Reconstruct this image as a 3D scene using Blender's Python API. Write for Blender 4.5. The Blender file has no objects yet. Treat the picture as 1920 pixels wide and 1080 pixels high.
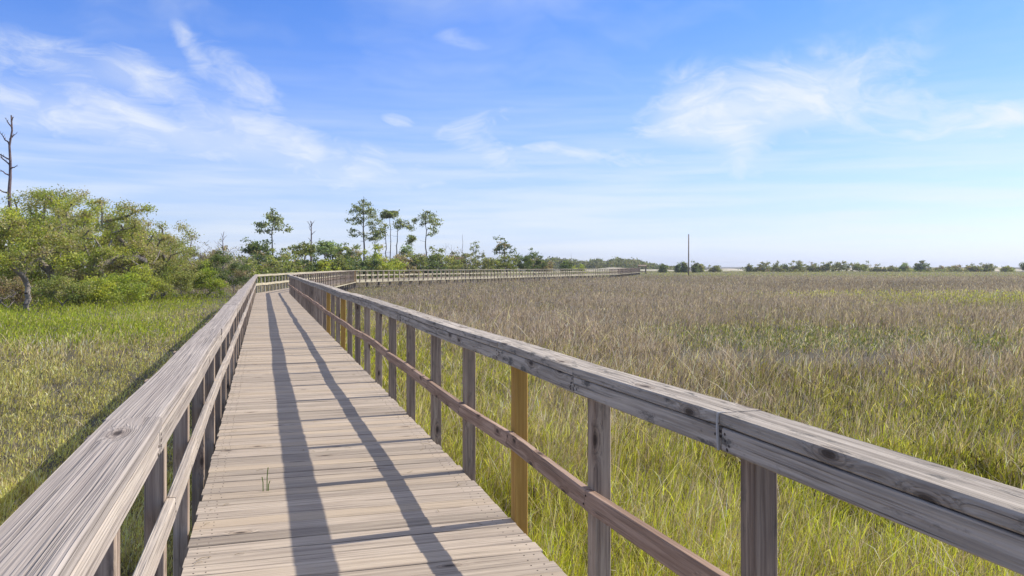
import bpy, math, random
import numpy as np
from mathutils import Vector, noise as mnoise

R = random.Random(7)
RN = np.random.default_rng(11)
SC = bpy.context.scene
COL = SC.collection

# ------------------------------------------------------------------ camera
EYE = 1.5                 # eye height above the deck (deck top is z = 0)
FPX = 1500.0              # focal length in pixels of the 1920 wide photograph
YAW = math.atan(467 / FPX)
cam = bpy.data.cameras.new('camera')
cam.sensor_width = 36.0
cam.lens = 36.0 * FPX / 1920
cam.shift_y = -40 / 1920
cam.clip_start = 0.05
cam.clip_end = 9000
camo = bpy.data.objects.new('camera', cam)
COL.objects.link(camo)
camo.location = (0, 0, EYE)
camo.rotation_euler = (math.pi / 2, 0, -YAW)
SC.camera = camo

CY, SY = math.cos(YAW), math.sin(YAW)


def cw(X, Z):
    """point X metres right of and Z metres ahead of the viewpoint -> world x, y"""
    return (X * CY + Z * SY, -X * SY + Z * CY)


def at(px, Z):
    return cw((px - 960) / FPX * Z, Z)


def hgt(py, Z):
    return EYE + (500 - py) / FPX * Z


# ------------------------------------------------------------------ light
SUN_AZ = math.radians(86.5)      # clockwise from +Y
SUN_EL = math.radians(42.2)
SC.view_settings.view_transform = 'Standard'
SC.view_settings.look = 'None'
SC.view_settings.exposure = 0.6
SC.view_settings.gamma = 1.0

sun = bpy.data.lights.new('sun', 'SUN')
sun.energy = 3.6
sun.angle = math.radians(0.55)
sun.color = (1.0, 0.925, 0.82)
suno = bpy.data.objects.new('sun', sun)
COL.objects.link(suno)
sd = Vector((math.sin(SUN_AZ) * math.cos(SUN_EL), math.cos(SUN_AZ) * math.cos(SUN_EL), math.sin(SUN_EL)))
suno.rotation_euler = sd.to_track_quat('Z', 'Y').to_euler()

world = bpy.data.worlds.new('World')
SC.world = world
world.use_nodes = True
WT = world.node_tree


class NB:
    """tiny node expression builder"""

    def __init__(s, nt):
        s.nt = nt

    def n(s, t, **kw):
        nd = s.nt.nodes.new(t)
        for k, v in kw.items():
            setattr(nd, k, v)
        return nd

    def put(s, sock, v):
        if v is None:
            return
        if hasattr(v, 'is_linked') or isinstance(v, bpy.types.NodeSocket):
            s.nt.links.new(v, sock)
        else:
            sock.default_value = v

    def m(s, op, a, b=None, c=None, clamp=False):
        nd = s.n('ShaderNodeMath', operation=op, use_clamp=clamp)
        s.put(nd.inputs[0], a)
        s.put(nd.inputs[1], b)
        if c is not None:
            s.put(nd.inputs[2], c)
        return nd.outputs[0]

    def vm(s, op, a, b=None, out=0):
        nd = s.n('ShaderNodeVectorMath', operation=op)
        s.put(nd.inputs[0], a)
        if b is not None:
            s.put(nd.inputs[1], b)
        return nd.outputs[out]

    def noise(s, vec, scale, detail=4, rough=0.55, dist=0.0, out='Fac'):
        nd = s.n('ShaderNodeTexNoise')
        s.put(nd.inputs['Vector'], vec)
        nd.inputs['Scale'].default_value = scale
        nd.inputs['Detail'].default_value = detail
        nd.inputs['Roughness'].default_value = rough
        nd.inputs['Distortion'].default_value = dist
        return nd.outputs[out]

    def ramp(s, fac, a, b, lo=0.0, hi=1.0, smooth=True):
        nd = s.n('ShaderNodeMapRange', clamp=True)
        if smooth:
            nd.interpolation_type = 'SMOOTHSTEP'
        s.put(nd.inputs[0], fac)
        nd.inputs[1].default_value = a
        nd.inputs[2].default_value = b
        nd.inputs[3].default_value = lo
        nd.inputs[4].default_value = hi
        return nd.outputs[0]

    def mix(s, fac, a, b, mode='MIX'):
        nd = s.n('ShaderNodeMix', data_type='RGBA', blend_type=mode)
        s.put(nd.inputs[0], fac)
        s.put(nd.inputs[6], a)
        s.put(nd.inputs[7], b)
        return nd.outputs[2]

    def attr(s, name, out='Fac'):
        return s.n('ShaderNodeAttribute', attribute_name=name).outputs[out]

    def comb(s, x, y, z):
        nd = s.n('ShaderNodeCombineXYZ')
        s.put(nd.inputs[0], x)
        s.put(nd.inputs[1], y)
        s.put(nd.inputs[2], z)
        return nd.outputs[0]


def build_world():
    b = NB(WT)
    bg = WT.nodes['Background']
    sky = b.n('ShaderNodeTexSky', sky_type='NISHITA', sun_disc=False)
    sky.sun_elevation = SUN_EL
    sky.sun_rotation = SUN_AZ
    sky.altitude = 0
    sky.air_density = 1.0
    sky.dust_density = 0.6
    sky.ozone_density = 3.0
    tc = b.n('ShaderNodeTexCoord')
    sep = b.n('ShaderNodeSeparateXYZ')
    WT.links.new(tc.outputs['Generated'], sep.inputs[0])
    x, y, z = sep.outputs
    az = b.m('ARCTAN2', x, y)
    hor = b.m('SQRT', b.m('ADD', b.m('MULTIPLY', x, x), b.m('MULTIPLY', y, y)))
    el = b.m('ARCTAN2', z, hor)
    # fine wind-combed structure, long along a gently tilted direction
    p1 = b.comb(b.m('ADD', az, b.m('MULTIPLY', el, 0.7)), b.m('MULTIPLY', el, 3.2), 0.0)
    wob = b.noise(b.comb(az, el, 0.3), 5.0, 3, 0.5, out='Color')
    p2 = b.vm('ADD', p1, b.vm('SCALE', b.vm('SUBTRACT', wob, (.5, .5, .5)), None))
    p2.node.inputs[1].links[0].from_node.inputs[3].default_value = 0.34
    n_f = b.noise(p2, 12.0, 10, 0.66, 0.5)
    n_w = b.noise(p2, 3.0, 5, 0.55)
    # where the cirrus banks hang: azimuth, elevation, half-extents, tilt, strength
    banks = [
        (1395, 205, 175, 48, -12, 1.3), (1640, 205, 190, 40, 6, 1.0), (1390, 285, 50, 40, 60, 1.0), (1860, 225, 150, 26, -6, 1.1),
        (1310, 190, 70, 60, 30, .6), (1560, 120, 260, 60, -10, .28),
        (120, 115, 190, 40, 8, .62), (262, 132, 52, 26, 18, 1.0), (350, 80, 40, 14, 60, .6), (430, 135, 90, 40, 40, .45), (480, 165, 36, 22, 35, .8),
        (60, 215, 160, 34, 8, .6), (240, 208, 80, 14, 20, .95), (300, 255, 340, 34, 9, .8), (500, 245, 120, 18, 18, .75), (620, 300, 240, 46, 12, .62),
        (890, 240, 70, 26, -22, .8), (930, 295, 70, 24, 25, .95), (745, 226, 28, 12, 12, .7), (1075, 288, 26, 9, 0, .8), (1010, 280, 40, 10, -10, .7), (1150, 300, 120, 20, 8, .4),
        (860, 72, 75, 24, 20, .4), (690, 320, 60, 30, -30, .35), (600, 150, 60, 90, 30, .16),
    ]
    tot = None
    for px, py, wx, wy, tilt, k in banks:
        X, Z = (px - 960) / FPX, 1.0
        a0 = math.atan2(X, Z) + YAW
        r = math.hypot(X, 1)
        e0 = math.atan2((500 - py) / FPX, r)
        sx, sy = wx / FPX / r / r * 1.05, wy / FPX / r
        ct, st = math.cos(math.radians(-tilt)), math.sin(math.radians(-tilt))
        da = b.m('SUBTRACT', az, a0)
        de = b.m('SUBTRACT', el, e0)
        u = b.m('MULTIPLY', b.m('ADD', b.m('MULTIPLY', da, ct), b.m('MULTIPLY', de, st)), 1 / sx)
        v = b.m('MULTIPLY', b.m('SUBTRACT', b.m('MULTIPLY', de, ct), b.m('MULTIPLY', da, st)), 1 / sy)
        q = b.m('ADD', b.m('MULTIPLY', u, u), b.m('MULTIPLY', v, v))
        g = b.m('MULTIPLY', b.m('EXPONENT', b.m('MULTIPLY', q, -0.8)), k)
        tot = g if tot is None else b.m('ADD', tot, g)
    # bank mask eaten away by the noise
    dens = b.ramp(b.m('ADD', b.m('MULTIPLY', n_f, 1.9), b.m('MULTIPLY', tot, 0.50)), 0.86, 2.0, 0, 1, smooth=False)
    dens = b.m('MAXIMUM', b.m('MULTIPLY', dens, b.ramp(tot, 0.02, 0.5)), b.m('MULTIPLY', b.ramp(tot, 0.05, 1.1), b.ramp(n_w, 0.25, 0.65, 0.25, 0.58)))
    # low streaky veil towards the horizon
    ps = b.comb(b.m('MULTIPLY', az, 0.8), b.m('MULTIPLY', el, 11.0), 2.0)
    n_s = b.noise(ps, 5.0, 6, 0.55, 0.2)
    low = b.m('MULTIPLY', b.ramp(el, 0.30, 0.03), b.ramp(n_s, 0.3, 0.72, 0.3, 0.9))
    veil = b.m('MULTIPLY', b.ramp(n_w, 0.40, 0.8), 0.28)
    cover = b.m('MAXIMUM', b.m('MULTIPLY', dens, 0.88), b.m('MAXIMUM', b.m('MULTIPLY', low, 0.72), veil), clamp=True)
    tone = b.mix(b.ramp(el, 0.04, 0.34, smooth=False), (0.78, 0.865, 1.30, 1), (0.50, 0.79, 1.36, 1))
    tone = b.mix(b.ramp(el, 0.06, 0.0, smooth=False), tone, (0.80, 0.97, 1.72, 1))
    tint = b.mix(1.0, sky.outputs[0], tone, 'MULTIPLY')
    # unseen bright cloud added above the view to lift and neutralise the shade
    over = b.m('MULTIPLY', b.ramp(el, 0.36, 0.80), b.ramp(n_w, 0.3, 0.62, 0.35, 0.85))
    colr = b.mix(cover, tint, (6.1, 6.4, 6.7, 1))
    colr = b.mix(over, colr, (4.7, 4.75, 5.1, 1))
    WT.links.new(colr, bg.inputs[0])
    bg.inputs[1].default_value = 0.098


build_world()

# ------------------------------------------------------------------ helpers
GROUND = -1.05


def link(o, parent=None):
    COL.objects.link(o)
    if parent is not None:
        o.parent = parent
    return o


def thing(name, label, cat, loc=(0, 0, 0), group=None):
    o = bpy.data.objects.new(name, None)
    o.empty_display_size = 0.2
    o.location = loc
    link(o)
    o['label'] = label
    o['category'] = cat
    if group:
        o['group'] = group
    return o


def tag(o, label, cat=None, group=None, kind=None):
    o['label'] = label
    if cat:
        o['category'] = cat
    if group:
        o['group'] = group
    if kind:
        o['kind'] = kind
    return o


class MB:
    """collects swept boards and tubes, then links them as ONE mesh object"""

    def __init__(s):
        s.v, s.f, s.g, s.t, s.mi = [], [], [], [], []

    def sweep(s, pts, side, up, w, t, ch=0.004, tint=None, mat=0, wear=0.0):
        """board whose section (w along side, t along up) follows pts; side/up: vectors or per-point lists"""
        n = len(pts)
        tint = R.random() if tint is None else tint
        off = (R.random() * 50, R.random() * 50, R.random() * 50)
        a, c = w / 2, t / 2
        prof = [(-a + ch, -c), (a - ch, -c), (a, -c + ch), (a, c - ch), (a - ch, c), (-a + ch, c), (-a, c - ch), (-a, -c + ch)]
        base = len(s.v)
        L = 0.0
        for i, p in enumerate(pts):
            p = Vector(p)
            if i:
                L += (p - Vector(pts[i - 1])).length
            S = Vector(side[i] if isinstance(side, list) else side)
            U = Vector(up[i] if isinstance(up, list) else up)
            for q, r in prof:
                jq, jr = (R.uniform(-wear, wear), R.uniform(-wear, wear)) if wear else (0, 0)
                s.v.append(p + S * (q + jq) + U * (r + jr))
                s.g.append((L + off[0], q + off[1], r + off[2]))
                s.t.append(tint)
        k = len(prof)
        for i in range(n - 1):
            for j in range(k):
                j2 = (j + 1) % k
                s.f.append((base + i * k + j, base + i * k + j2, base + (i + 1) * k + j2, base + (i + 1) * k + j))
                s.mi.append(mat)
        s.f.append(tuple(base + j for j in range(k))[::-1])
        s.f.append(tuple(base + (n - 1) * k + j for j in range(k)))
        s.mi += [mat, mat]

    def tube(s, p0, p1, r0, r1, n=6, tint=0.5, mat=0, caps=True):
        p0, p1 = Vector(p0), Vector(p1)
        d = (p1 - p0)
        if d.length < 1e-6:
            return
        d.normalize()
        a = d.orthogonal().normalized()
        bb = d.cross(a)
        base = len(s.v)
        off = R.random() * 40
        for p, r, L in ((p0, r0, 0), (p1, r1, (p1 - p0).length)):
            for j in range(n):
                th = 2 * math.pi * j / n
                s.v.append(p + a * (math.cos(th) * r) + bb * (math.sin(th) * r))
                s.g.append((L + off, th * r + off, 0))
                s.t.append(tint)
        for j in range(n):
            j2 = (j + 1) % n
            s.f.append((base + j, base + j2, base + n + j2, base + n + j))
            s.mi.append(mat)
        if caps:
            s.f.append(tuple(base + n + j for j in range(n)))
            s.f.append(tuple(base + j for j in range(n))[::-1])
            s.mi += [mat, mat]

    def build(s, name, mats, parent=None, smooth=False, origin=None):
        me = bpy.data.meshes.new(name)
        o3 = Vector(origin) if origin is not None else Vector((0, 0, 0))
        me.from_pydata([tuple(v - o3) for v in s.v], [], s.f)
        ga = me.attributes.new('grain', 'FLOAT_VECTOR', 'POINT')
        ga.data.foreach_set('vector', np.array(s.g, dtype=np.float32).ravel())
        ta = me.attributes.new('tint', 'FLOAT', 'POINT')
        ta.data.foreach_set('value', np.array(s.t, dtype=np.float32))
        if not isinstance(mats, (list, tuple)):
            mats = [mats]
        for m in mats:
            me.materials.append(m)
        if len(mats) > 1:
            me.polygons.foreach_set('material_index', np.array(s.mi, dtype=np.int32))
        if smooth:
            me.polygons.foreach_set('use_smooth', np.ones(len(s.f), dtype=bool))
        me.update()
        o = bpy.data.objects.new(name, me)
        link(o, parent)
        o.location = o3 - (parent.location if parent is not None else Vector((0, 0, 0)))
        return o


# ------------------------------------------------------------------ materials
def new_mat(name):
    m = bpy.data.materials.new(name)
    m.use_nodes = True
    nt = m.node_tree
    return m, NB(nt), nt.nodes['Principled BSDF']


def wood(name, light, dark, groove=(0.05, 0.045, 0.04), tint_amt=0.5, grain=1.0, lichen=0.0, rough=0.85, bump=0.5, warm=None, knots=0.35, patch=0.5, ridge=0.0):
    m, b, bs = new_mat(name)
    nt = m.node_tree
    g = b.attr('grain', 'Vector')
    tint = b.attr('tint')
    # warp so that grain runs round knots
    wv = b.noise(b.vm('MULTIPLY', g, (1.2, 5, 5)), 1.0, 2, 0.5, out='Color')
    wv = b.vm('MULTIPLY', b.vm('SUBTRACT', wv, (.5, .5, .5)), (0.0, 0.014, 0.014))
    sx = b.n('ShaderNodeSeparateXYZ')
    nt.links.new(g, sx.inputs[0])
    vo = b.n('ShaderNodeTexVoronoi', feature='F1', voronoi_dimensions='2D')
    vo.inputs['Scale'].default_value = 1.0
    nt.links.new(b.comb(b.m('MULTIPLY', sx.outputs[0], 2.4), b.m('MULTIPLY', b.m('ADD', sx.outputs[1], sx.outputs[2]), 6.0), 0.0), vo.inputs['Vector'])
    sc = b.n('ShaderNodeSeparateColor')
    nt.links.new(vo.outputs['Color'], sc.inputs[0])
    has = b.ramp(sc.outputs[0], 1 - knots, 1 - knots + .02)
    knot = b.m('MULTIPLY', b.ramp(vo.outputs['Distance'], 0.085, 0.05), has)
    knot_h = b.m('MULTIPLY', b.ramp(vo.outputs['Distance'], 0.24, 0.08), has)
    knot_w = b.m('MULTIPLY', b.ramp(vo.outputs['Distance'], 0.42, 0.05), has)
    kb = b.m('MULTIPLY', b.m('MULTIPLY', knot_w, knot_w), 0.022)
    gw = b.vm('ADD', b.vm('ADD', g, wv), b.comb(0.0, kb, kb))
    fine = b.noise(b.vm('MULTIPLY', gw, (3.0, 170, 170)), 1.0, 4, 0.6)
    mid = b.noise(b.vm('MULTIPLY', gw, (1.6, 44, 44)), 1.0, 4, 0.62)
    broad = b.noise(b.vm('MULTIPLY', g, (1.6, 6, 6)), 1.0, 4, 0.6)
    blotch = b.noise(b.vm('MULTIPLY', g, (5, 14, 14)), 1.0, 4, 0.6)
    cr = b.noise(b.vm('MULTIPLY', gw, (1.0, 90, 90)), 1.0, 3, 0.5)
    crack = b.ramp(cr, 0.61, 0.70)
    crack2 = b.ramp(b.noise(b.vm('MULTIPLY', gw, (1.3, 120, 120)), 1.0, 2, 0.5), 0.60, 0.70)
    base = b.mix(b.ramp(mid, 0.34, 0.66), (*dark, 1), (*light, 1))
    base = b.mix(b.m('MULTIPLY', b.ramp(fine, 0.35, 0.7), 0.40 * grain), base, b.mix(1.0, base, (0.58, 0.56, 0.56, 1), 'MULTIPLY'))
    # each board its own weathering
    tb = b.m('ADD', b.m('MULTIPLY', b.m('SUBTRACT', tint, 0.5), tint_amt), 1.0)
    base = b.mix(1.0, base, b.comb(tb, tb, tb), 'MULTIPLY')
    if warm is not None:
        base = b.mix(b.ramp(b.m('FRACT', b.m('MULTIPLY', tint, 7.3)), 0.55, 0.98, 0, 0.8), base, (*warm, 1))
    pa = b.ramp(broad, 0.35, 0.7)
    base = b.mix(b.m('MULTIPLY', pa, 0.45 * patch), base, b.mix(1.0, base, (0.66, 0.64, 0.68, 1), 'MULTIPLY'))
    base = b.mix(b.m('MULTIPLY', b.ramp(blotch, 0.5, 0.75), 0.35 * patch), base, b.mix(1.0, base, (1.28, 1.25, 1.2, 1), 'MULTIPLY'))
    rg = b.noise(b.vm('MULTIPLY', gw, (0.3, 150, 150)), 1.0, 0, 0.5)
    rdg = b.ramp(rg, 0.42, 0.56)
    if ridge:
        base = b.mix(b.m('MULTIPLY', rdg, ridge), base, b.mix(1.0, base, (0.48, 0.45, 0.46, 1), 'MULTIPLY'))
    if lichen:
        li = b.ramp(b.noise(b.vm('MULTIPLY', g, (4.0, 12, 12)), 1.7, 6, 0.7), 0.54, 0.68)
        base = b.mix(b.m('MULTIPLY', li, lichen), base, (0.065, 0.066, 0.06, 1))
    base = b.mix(b.m('MULTIPLY', knot_h, 0.4), base, b.mix(1.0, base, (0.6, 0.5, 0.42, 1), 'MULTIPLY'))
    ring = b.ramp(b.m('SINE', b.m('MULTIPLY', vo.outputs['Distance'], 95.0)), 0.2, 0.9)
    base = b.mix(b.m('MULTIPLY', b.m('MULTIPLY', ring, knot_h), 0.45), base, (*groove, 1))
    base = b.mix(b.m('MULTIPLY', knot, 0.85), base, (0.045, 0.032, 0.024, 1))
    base = b.mix(b.m('MULTIPLY', b.m('MAXIMUM', crack, b.m('MULTIPLY', crack2, 0.6)), 0.55 * grain), base, (*groove, 1))
    nt.links.new(base, bs.inputs['Base Color'])
    bs.inputs['Roughness'].default_value = rough
    bs.inputs['Specular IOR Level'].default_value = 0.25
    h = b.m('SUBTRACT', b.m('MULTIPLY', fine, 0.6), b.m('ADD', b.m('MULTIPLY', crack, 0.9), b.m('MULTIPLY', crack2, 0.5)))
    h = b.m('SUBTRACT', b.m('ADD', h, b.m('MULTIPLY', mid, 0.6)), b.m('MULTIPLY', rdg, 1.2 * ridge))
    bp = b.n('ShaderNodeBump')
    bp.inputs['Strength'].default_value = bump
    bp.inputs['Distance'].default_value = 0.004
    nt.links.new(h, bp.inputs['Height'])
    nt.links.new(bp.outputs[0], bs.inputs['Normal'])
    return m


M_DECK = wood('weathered_deck_wood', (.51, .43, .33), (.38, .315, .245), tint_amt=.36, warm=(.52, .42, .30), bump=.5, grain=1.0, knots=.09, ridge=.22)
M_GREY = wood('weathered_grey_wood', (.54, .48, .395), (.335, .292, .235), tint_amt=.25, lichen=.8, bump=.8, grain=1.0, knots=.75, ridge=.15)
M_PALE = wood('weathered_pale_wood', (.53, .46, .375), (.38, .325, .27), tint_amt=.25, lichen=.1, bump=.8, grain=.9, knots=.2, ridge=.2)
M_CAP = wood('ridged_grey_cap_wood', (.45, .395, .34), (.365, .32, .275), tint_amt=.15, lichen=.1, bump=.9, grain=.6, knots=.14, ridge=.30)
M_POST = wood('weathered_post_wood', (.46, .365, .27), (.26, .195, .145), tint_amt=.5, lichen=.4, bump=.6, knots=.5)
M_BROWN = wood('brown_rail_wood', (.48, .34, .25), (.29, .19, .13), tint_amt=.35, bump=.5, patch=.35, knots=.6, grain=1.0)
M_NEW = wood('newer_yellow_wood', (.56, .34, .09), (.44, .25, .06), groove=(.2, .11, .03), tint_amt=.2, grain=.45, bump=.25, patch=.25)
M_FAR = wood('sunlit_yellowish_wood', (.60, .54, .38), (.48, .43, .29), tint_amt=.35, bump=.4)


def plain(name, colr, rough=.8, metal=0.0):
    m, b, bs = new_mat(name)
    n = b.noise(b.n('ShaderNodeTexCoord').outputs['Object'], 30, 3)
    c2 = tuple(c * .6 for c in colr)
    m.node_tree.links.new(b.mix(n, (*colr, 1), (*c2, 1)), bs.inputs['Base Color'])
    bs.inputs['Roughness'].default_value = rough
    bs.inputs['Metallic'].default_value = metal
    return m


M_NAIL = plain('rusty_nail_steel', (.05, .035, .03), .6)
M_PAINT = plain('white_paint_drip', (.50, .49, .46), .9)


def leaf_mat(name, trans=0.45, rough=.55):
    m, b, bs = new_mat(name)
    nt = m.node_tree
    c = b.attr('col', 'Color')
    nt.links.new(c, bs.inputs['Base Color'])
    bs.inputs['Roughness'].default_value = rough
    bs.inputs['Specular IOR Level'].default_value = 0.25
    tr = b.n('ShaderNodeBsdfTranslucent')
    nt.links.new(b.mix(1.0, c, (1.25, 1.3, .7, 1), 'MULTIPLY'), tr.inputs[0])
    mx = b.n('ShaderNodeMixShader')
    mx.inputs[0].default_value = trans
    nt.links.new(bs.outputs[0], mx.inputs[1])
    nt.links.new(tr.outputs[0], mx.inputs[2])
    nt.links.new(mx.outputs[0], nt.nodes['Material Output'].inputs[0])
    return m


M_LEAF = leaf_mat('foliage')
M_GRASS = leaf_mat('grass_blades', .40, .55)


def bark(name, a, c):
    m, b, bs = new_mat(name)
    g = b.attr('grain', 'Vector')
    n = b.noise(b.vm('MULTIPLY', g, (3, 12, 12)), 1.0, 5, .65)
    n2 = b.noise(b.n('ShaderNodeTexCoord').outputs['Object'], 1.5, 4, .6)
    m.node_tree.links.new(b.mix(b.ramp(b.m('ADD', b.m('MULTIPLY', n, .6), b.m('MULTIPLY', n2, .4)), .35, .65), (*a, 1), (*c, 1)), bs.inputs['Base Color'])
    bs.inputs['Roughness'].default_value = .9
    bs.inputs['Specular IOR Level'].default_value = .15
    return m


M_BARK = bark('grey_brown_bark', (.13, .11, .09), (.34, .30, .255))
M_PINEBARK = bark('pine_bark', (.055, .042, .036), (.13, .10, .085))
M_DEAD = bark('dead_grey_wood', (.17, .145, .14), (.36, .32, .30))
M_SNAG = bark('dead_pine_bark', (.10, .07, .07), (.24, .18, .17))

# ------------------------------------------------------------------ ground sheet
def make_ground():
    xs = [-4000, -1500, -600, -250, -120, -60, -30, -12, 0, 12, 30, 60, 120, 250, 600, 1500, 4000]
    ys = [-60, -20, 0, 15, 30, 50, 80, 120, 200, 300, 420, 600, 900, 1600, 3000, 6000]
    v = [(x, y, GROUND) for y in ys for x in xs]
    nx = len(xs)
    f = [(j * nx + i, j * nx + i + 1, (j + 1) * nx + i + 1, (j + 1) * nx + i) for j in range(len(ys) - 1) for i in range(nx - 1)]
    me = bpy.data.meshes.new('ground')
    me.from_pydata(v, [], f)
    m, b, bs = new_mat('marsh_mud_and_litter')
    pos = b.n('ShaderNodeNewGeometry').outputs['Position']
    n1 = b.noise(pos, .12, 6, .65)
    n2 = b.noise(pos, 6.0, 5, .65)
    c = b.mix(b.ramp(n1, .35, .65), (.085, .07, .05, 1), (.085, .085, .035, 1))
    c = b.mix(b.m('MULTIPLY', b.ramp(n2, .4, .65), .6), c, (.06, .05, .04, 1))
    m.node_tree.links.new(c, bs.inputs['Base Color'])
    bs.inputs['Roughness'].default_value = .95
    me.materials.append(m)
    o = link(bpy.data.objects.new('ground', me))
    tag(o, 'flat marsh ground reaching the horizon under the grass', kind='structure')


make_ground()

# ------------------------------------------------------------------ boardwalk
WID = 1.783
RIGHT = [(1.405, -2.6), cw(-12.8, 45.6), cw(-18.3, 94.0), cw(24.5, 186.0), cw(41.0, 256.0)]
RIGHT[1] = (1.405, RIGHT[1][1])


def offset_line(pts, d):
    """polyline moved d metres to the right of its direction, mitred"""
    out = []
    P = [Vector((p[0], p[1])) for p in pts]
    for i, p in enumerate(P):
        dirs = []
        if i:
            dirs.append((P[i] - P[i - 1]).normalized())
        if i < len(P) - 1:
            dirs.append((P[i + 1] - P[i]).normalized())
        n = Vector((0, 0))
        for q in dirs:
            n += Vector((q.y, -q.x))
        n.normalize()
        c = n.dot(Vector((dirs[0].y, -dirs[0].x)))
        out.append(p + n * (d / c))
    return out


LEFT = offset_line(RIGHT, -WID)
RV = [Vector(p) for p in RIGHT]


def make_deck():
    root = thing('boardwalk_deck', 'weathered grey plank deck of the boardwalk running off across the marsh', 'boardwalk')
    root['kind'] = 'structure'
    del root['category']
    for i in range(4):
        a0, a1, b0, b1 = LEFT[i], LEFT[i + 1], RV[i], RV[i + 1]
        ln = ((a1 - a0).length + (b1 - b0).length) / 2
        n = int(ln / 0.1465)
        mb = MB()
        far = i > 0
        for k in range(n):
            t = (k + .5) / n
            A, B = a0.lerp(a1, t), b0.lerp(b1, t)
            d = (B - A).normalized()
            skew = R.uniform(-.0016, .0016)
            A = A - d * R.uniform(-.006, .010)
            B = B + d * R.uniform(-.006, .012)
            along = Vector((-d.y, d.x, 0))
            dz = R.uniform(-.0035, .0035)
            wd = 0.1465 - R.choice((.003, .005, .006, .008, .010, .013, .016) if not far else (.006, .009))
            wpl = min(wd, ln / n - .003)
            if far or k > 200:
                pts = [(A.x, A.y, -.019 + dz), (B.x, B.y, -.019 - dz)]
            else:
                pts = []
                cup = R.uniform(-.003, .003)
                for q in range(7):
                    s_ = q / 6
                    c = A.lerp(B, s_)
                    c = c + Vector((along.x, along.y)) * (skew * (s_ - .5) * 2 + R.uniform(-.0008, .0008))
                    pts.append((c.x, c.y, -.019 + dz * (1 - 2 * s_) + cup * math.sin(math.pi * s_)))
            mb.sweep(pts, along, Vector((0, 0, 1)), wpl, .038, ch=.0045, tint=R.random(), wear=0 if far else .0006)
            if i == 0 and k < 120:          # nail heads along both edges
                for e in (.05, .11, WID - .11, WID - .05):
                    for sgn in (-1, 1):
                        c = A + d * (e + R.uniform(-.008, .008)) + Vector((along.x, along.y)) * (sgn * .035)
                        z = dz * (1 - 2 * e / WID) + .0012
                        mb.tube((c.x, c.y, z - .004), (c.x, c.y, z), .0042, .0042, 6, mat=1)
        mb.build('plank_run', [M_DECK, M_NAIL], root)
        # side fascia, joists and piles
        for nm, P, Q, sg in (('left', a0, a1, -1), ('right', b0, b1, 1)):
            d = (Q - P).normalized()
            nr = Vector((d.y, -d.x)) * sg
            fb = MB()
            inn = -.026
            p0, p1 = P + nr * inn + d * .05, Q + nr * inn - d * .05
            m = max(1, int((p1 - p0).length / 3.66))
            for s_ in range(m):
                u, w = p0.lerp(p1, s_ / m), p0.lerp(p1, (s_ + 1) / m)
                u = u + d * .003
                ft = .21 if i == 0 else .32
                fb.sweep([(u.x, u.y, -.04 - ft / 2), (w.x, w.y, -.04 - ft / 2)], Vector((nr.x, nr.y, 0)), Vector((0, 0, 1)), .038, ft, tint=R.random())
            fb.build('fascia_board', M_FAR if i else M_GREY, root)
        pb = MB()
        m = int(ln / 2.44)
        for s_ in range(m + 1):
            t = s_ / max(1, m)
            for P, Q, e in ((a0, a1, .12), (b0, b1, -.12)):
                c = P.lerp(Q, t)
                d = (Q - P).normalized()
                c = c + Vector((d.y, -d.x)) * e
                pb.sweep([(c.x, c.y, GROUND - .3), (c.x, c.y, -.05)], Vector((1, 0, 0)), Vector((0, 1, 0)), .14, .14)
        pl = pb.build('support_pile', M_POST, root)
        pl['kind'] = 'stuff'


make_deck()


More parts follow.
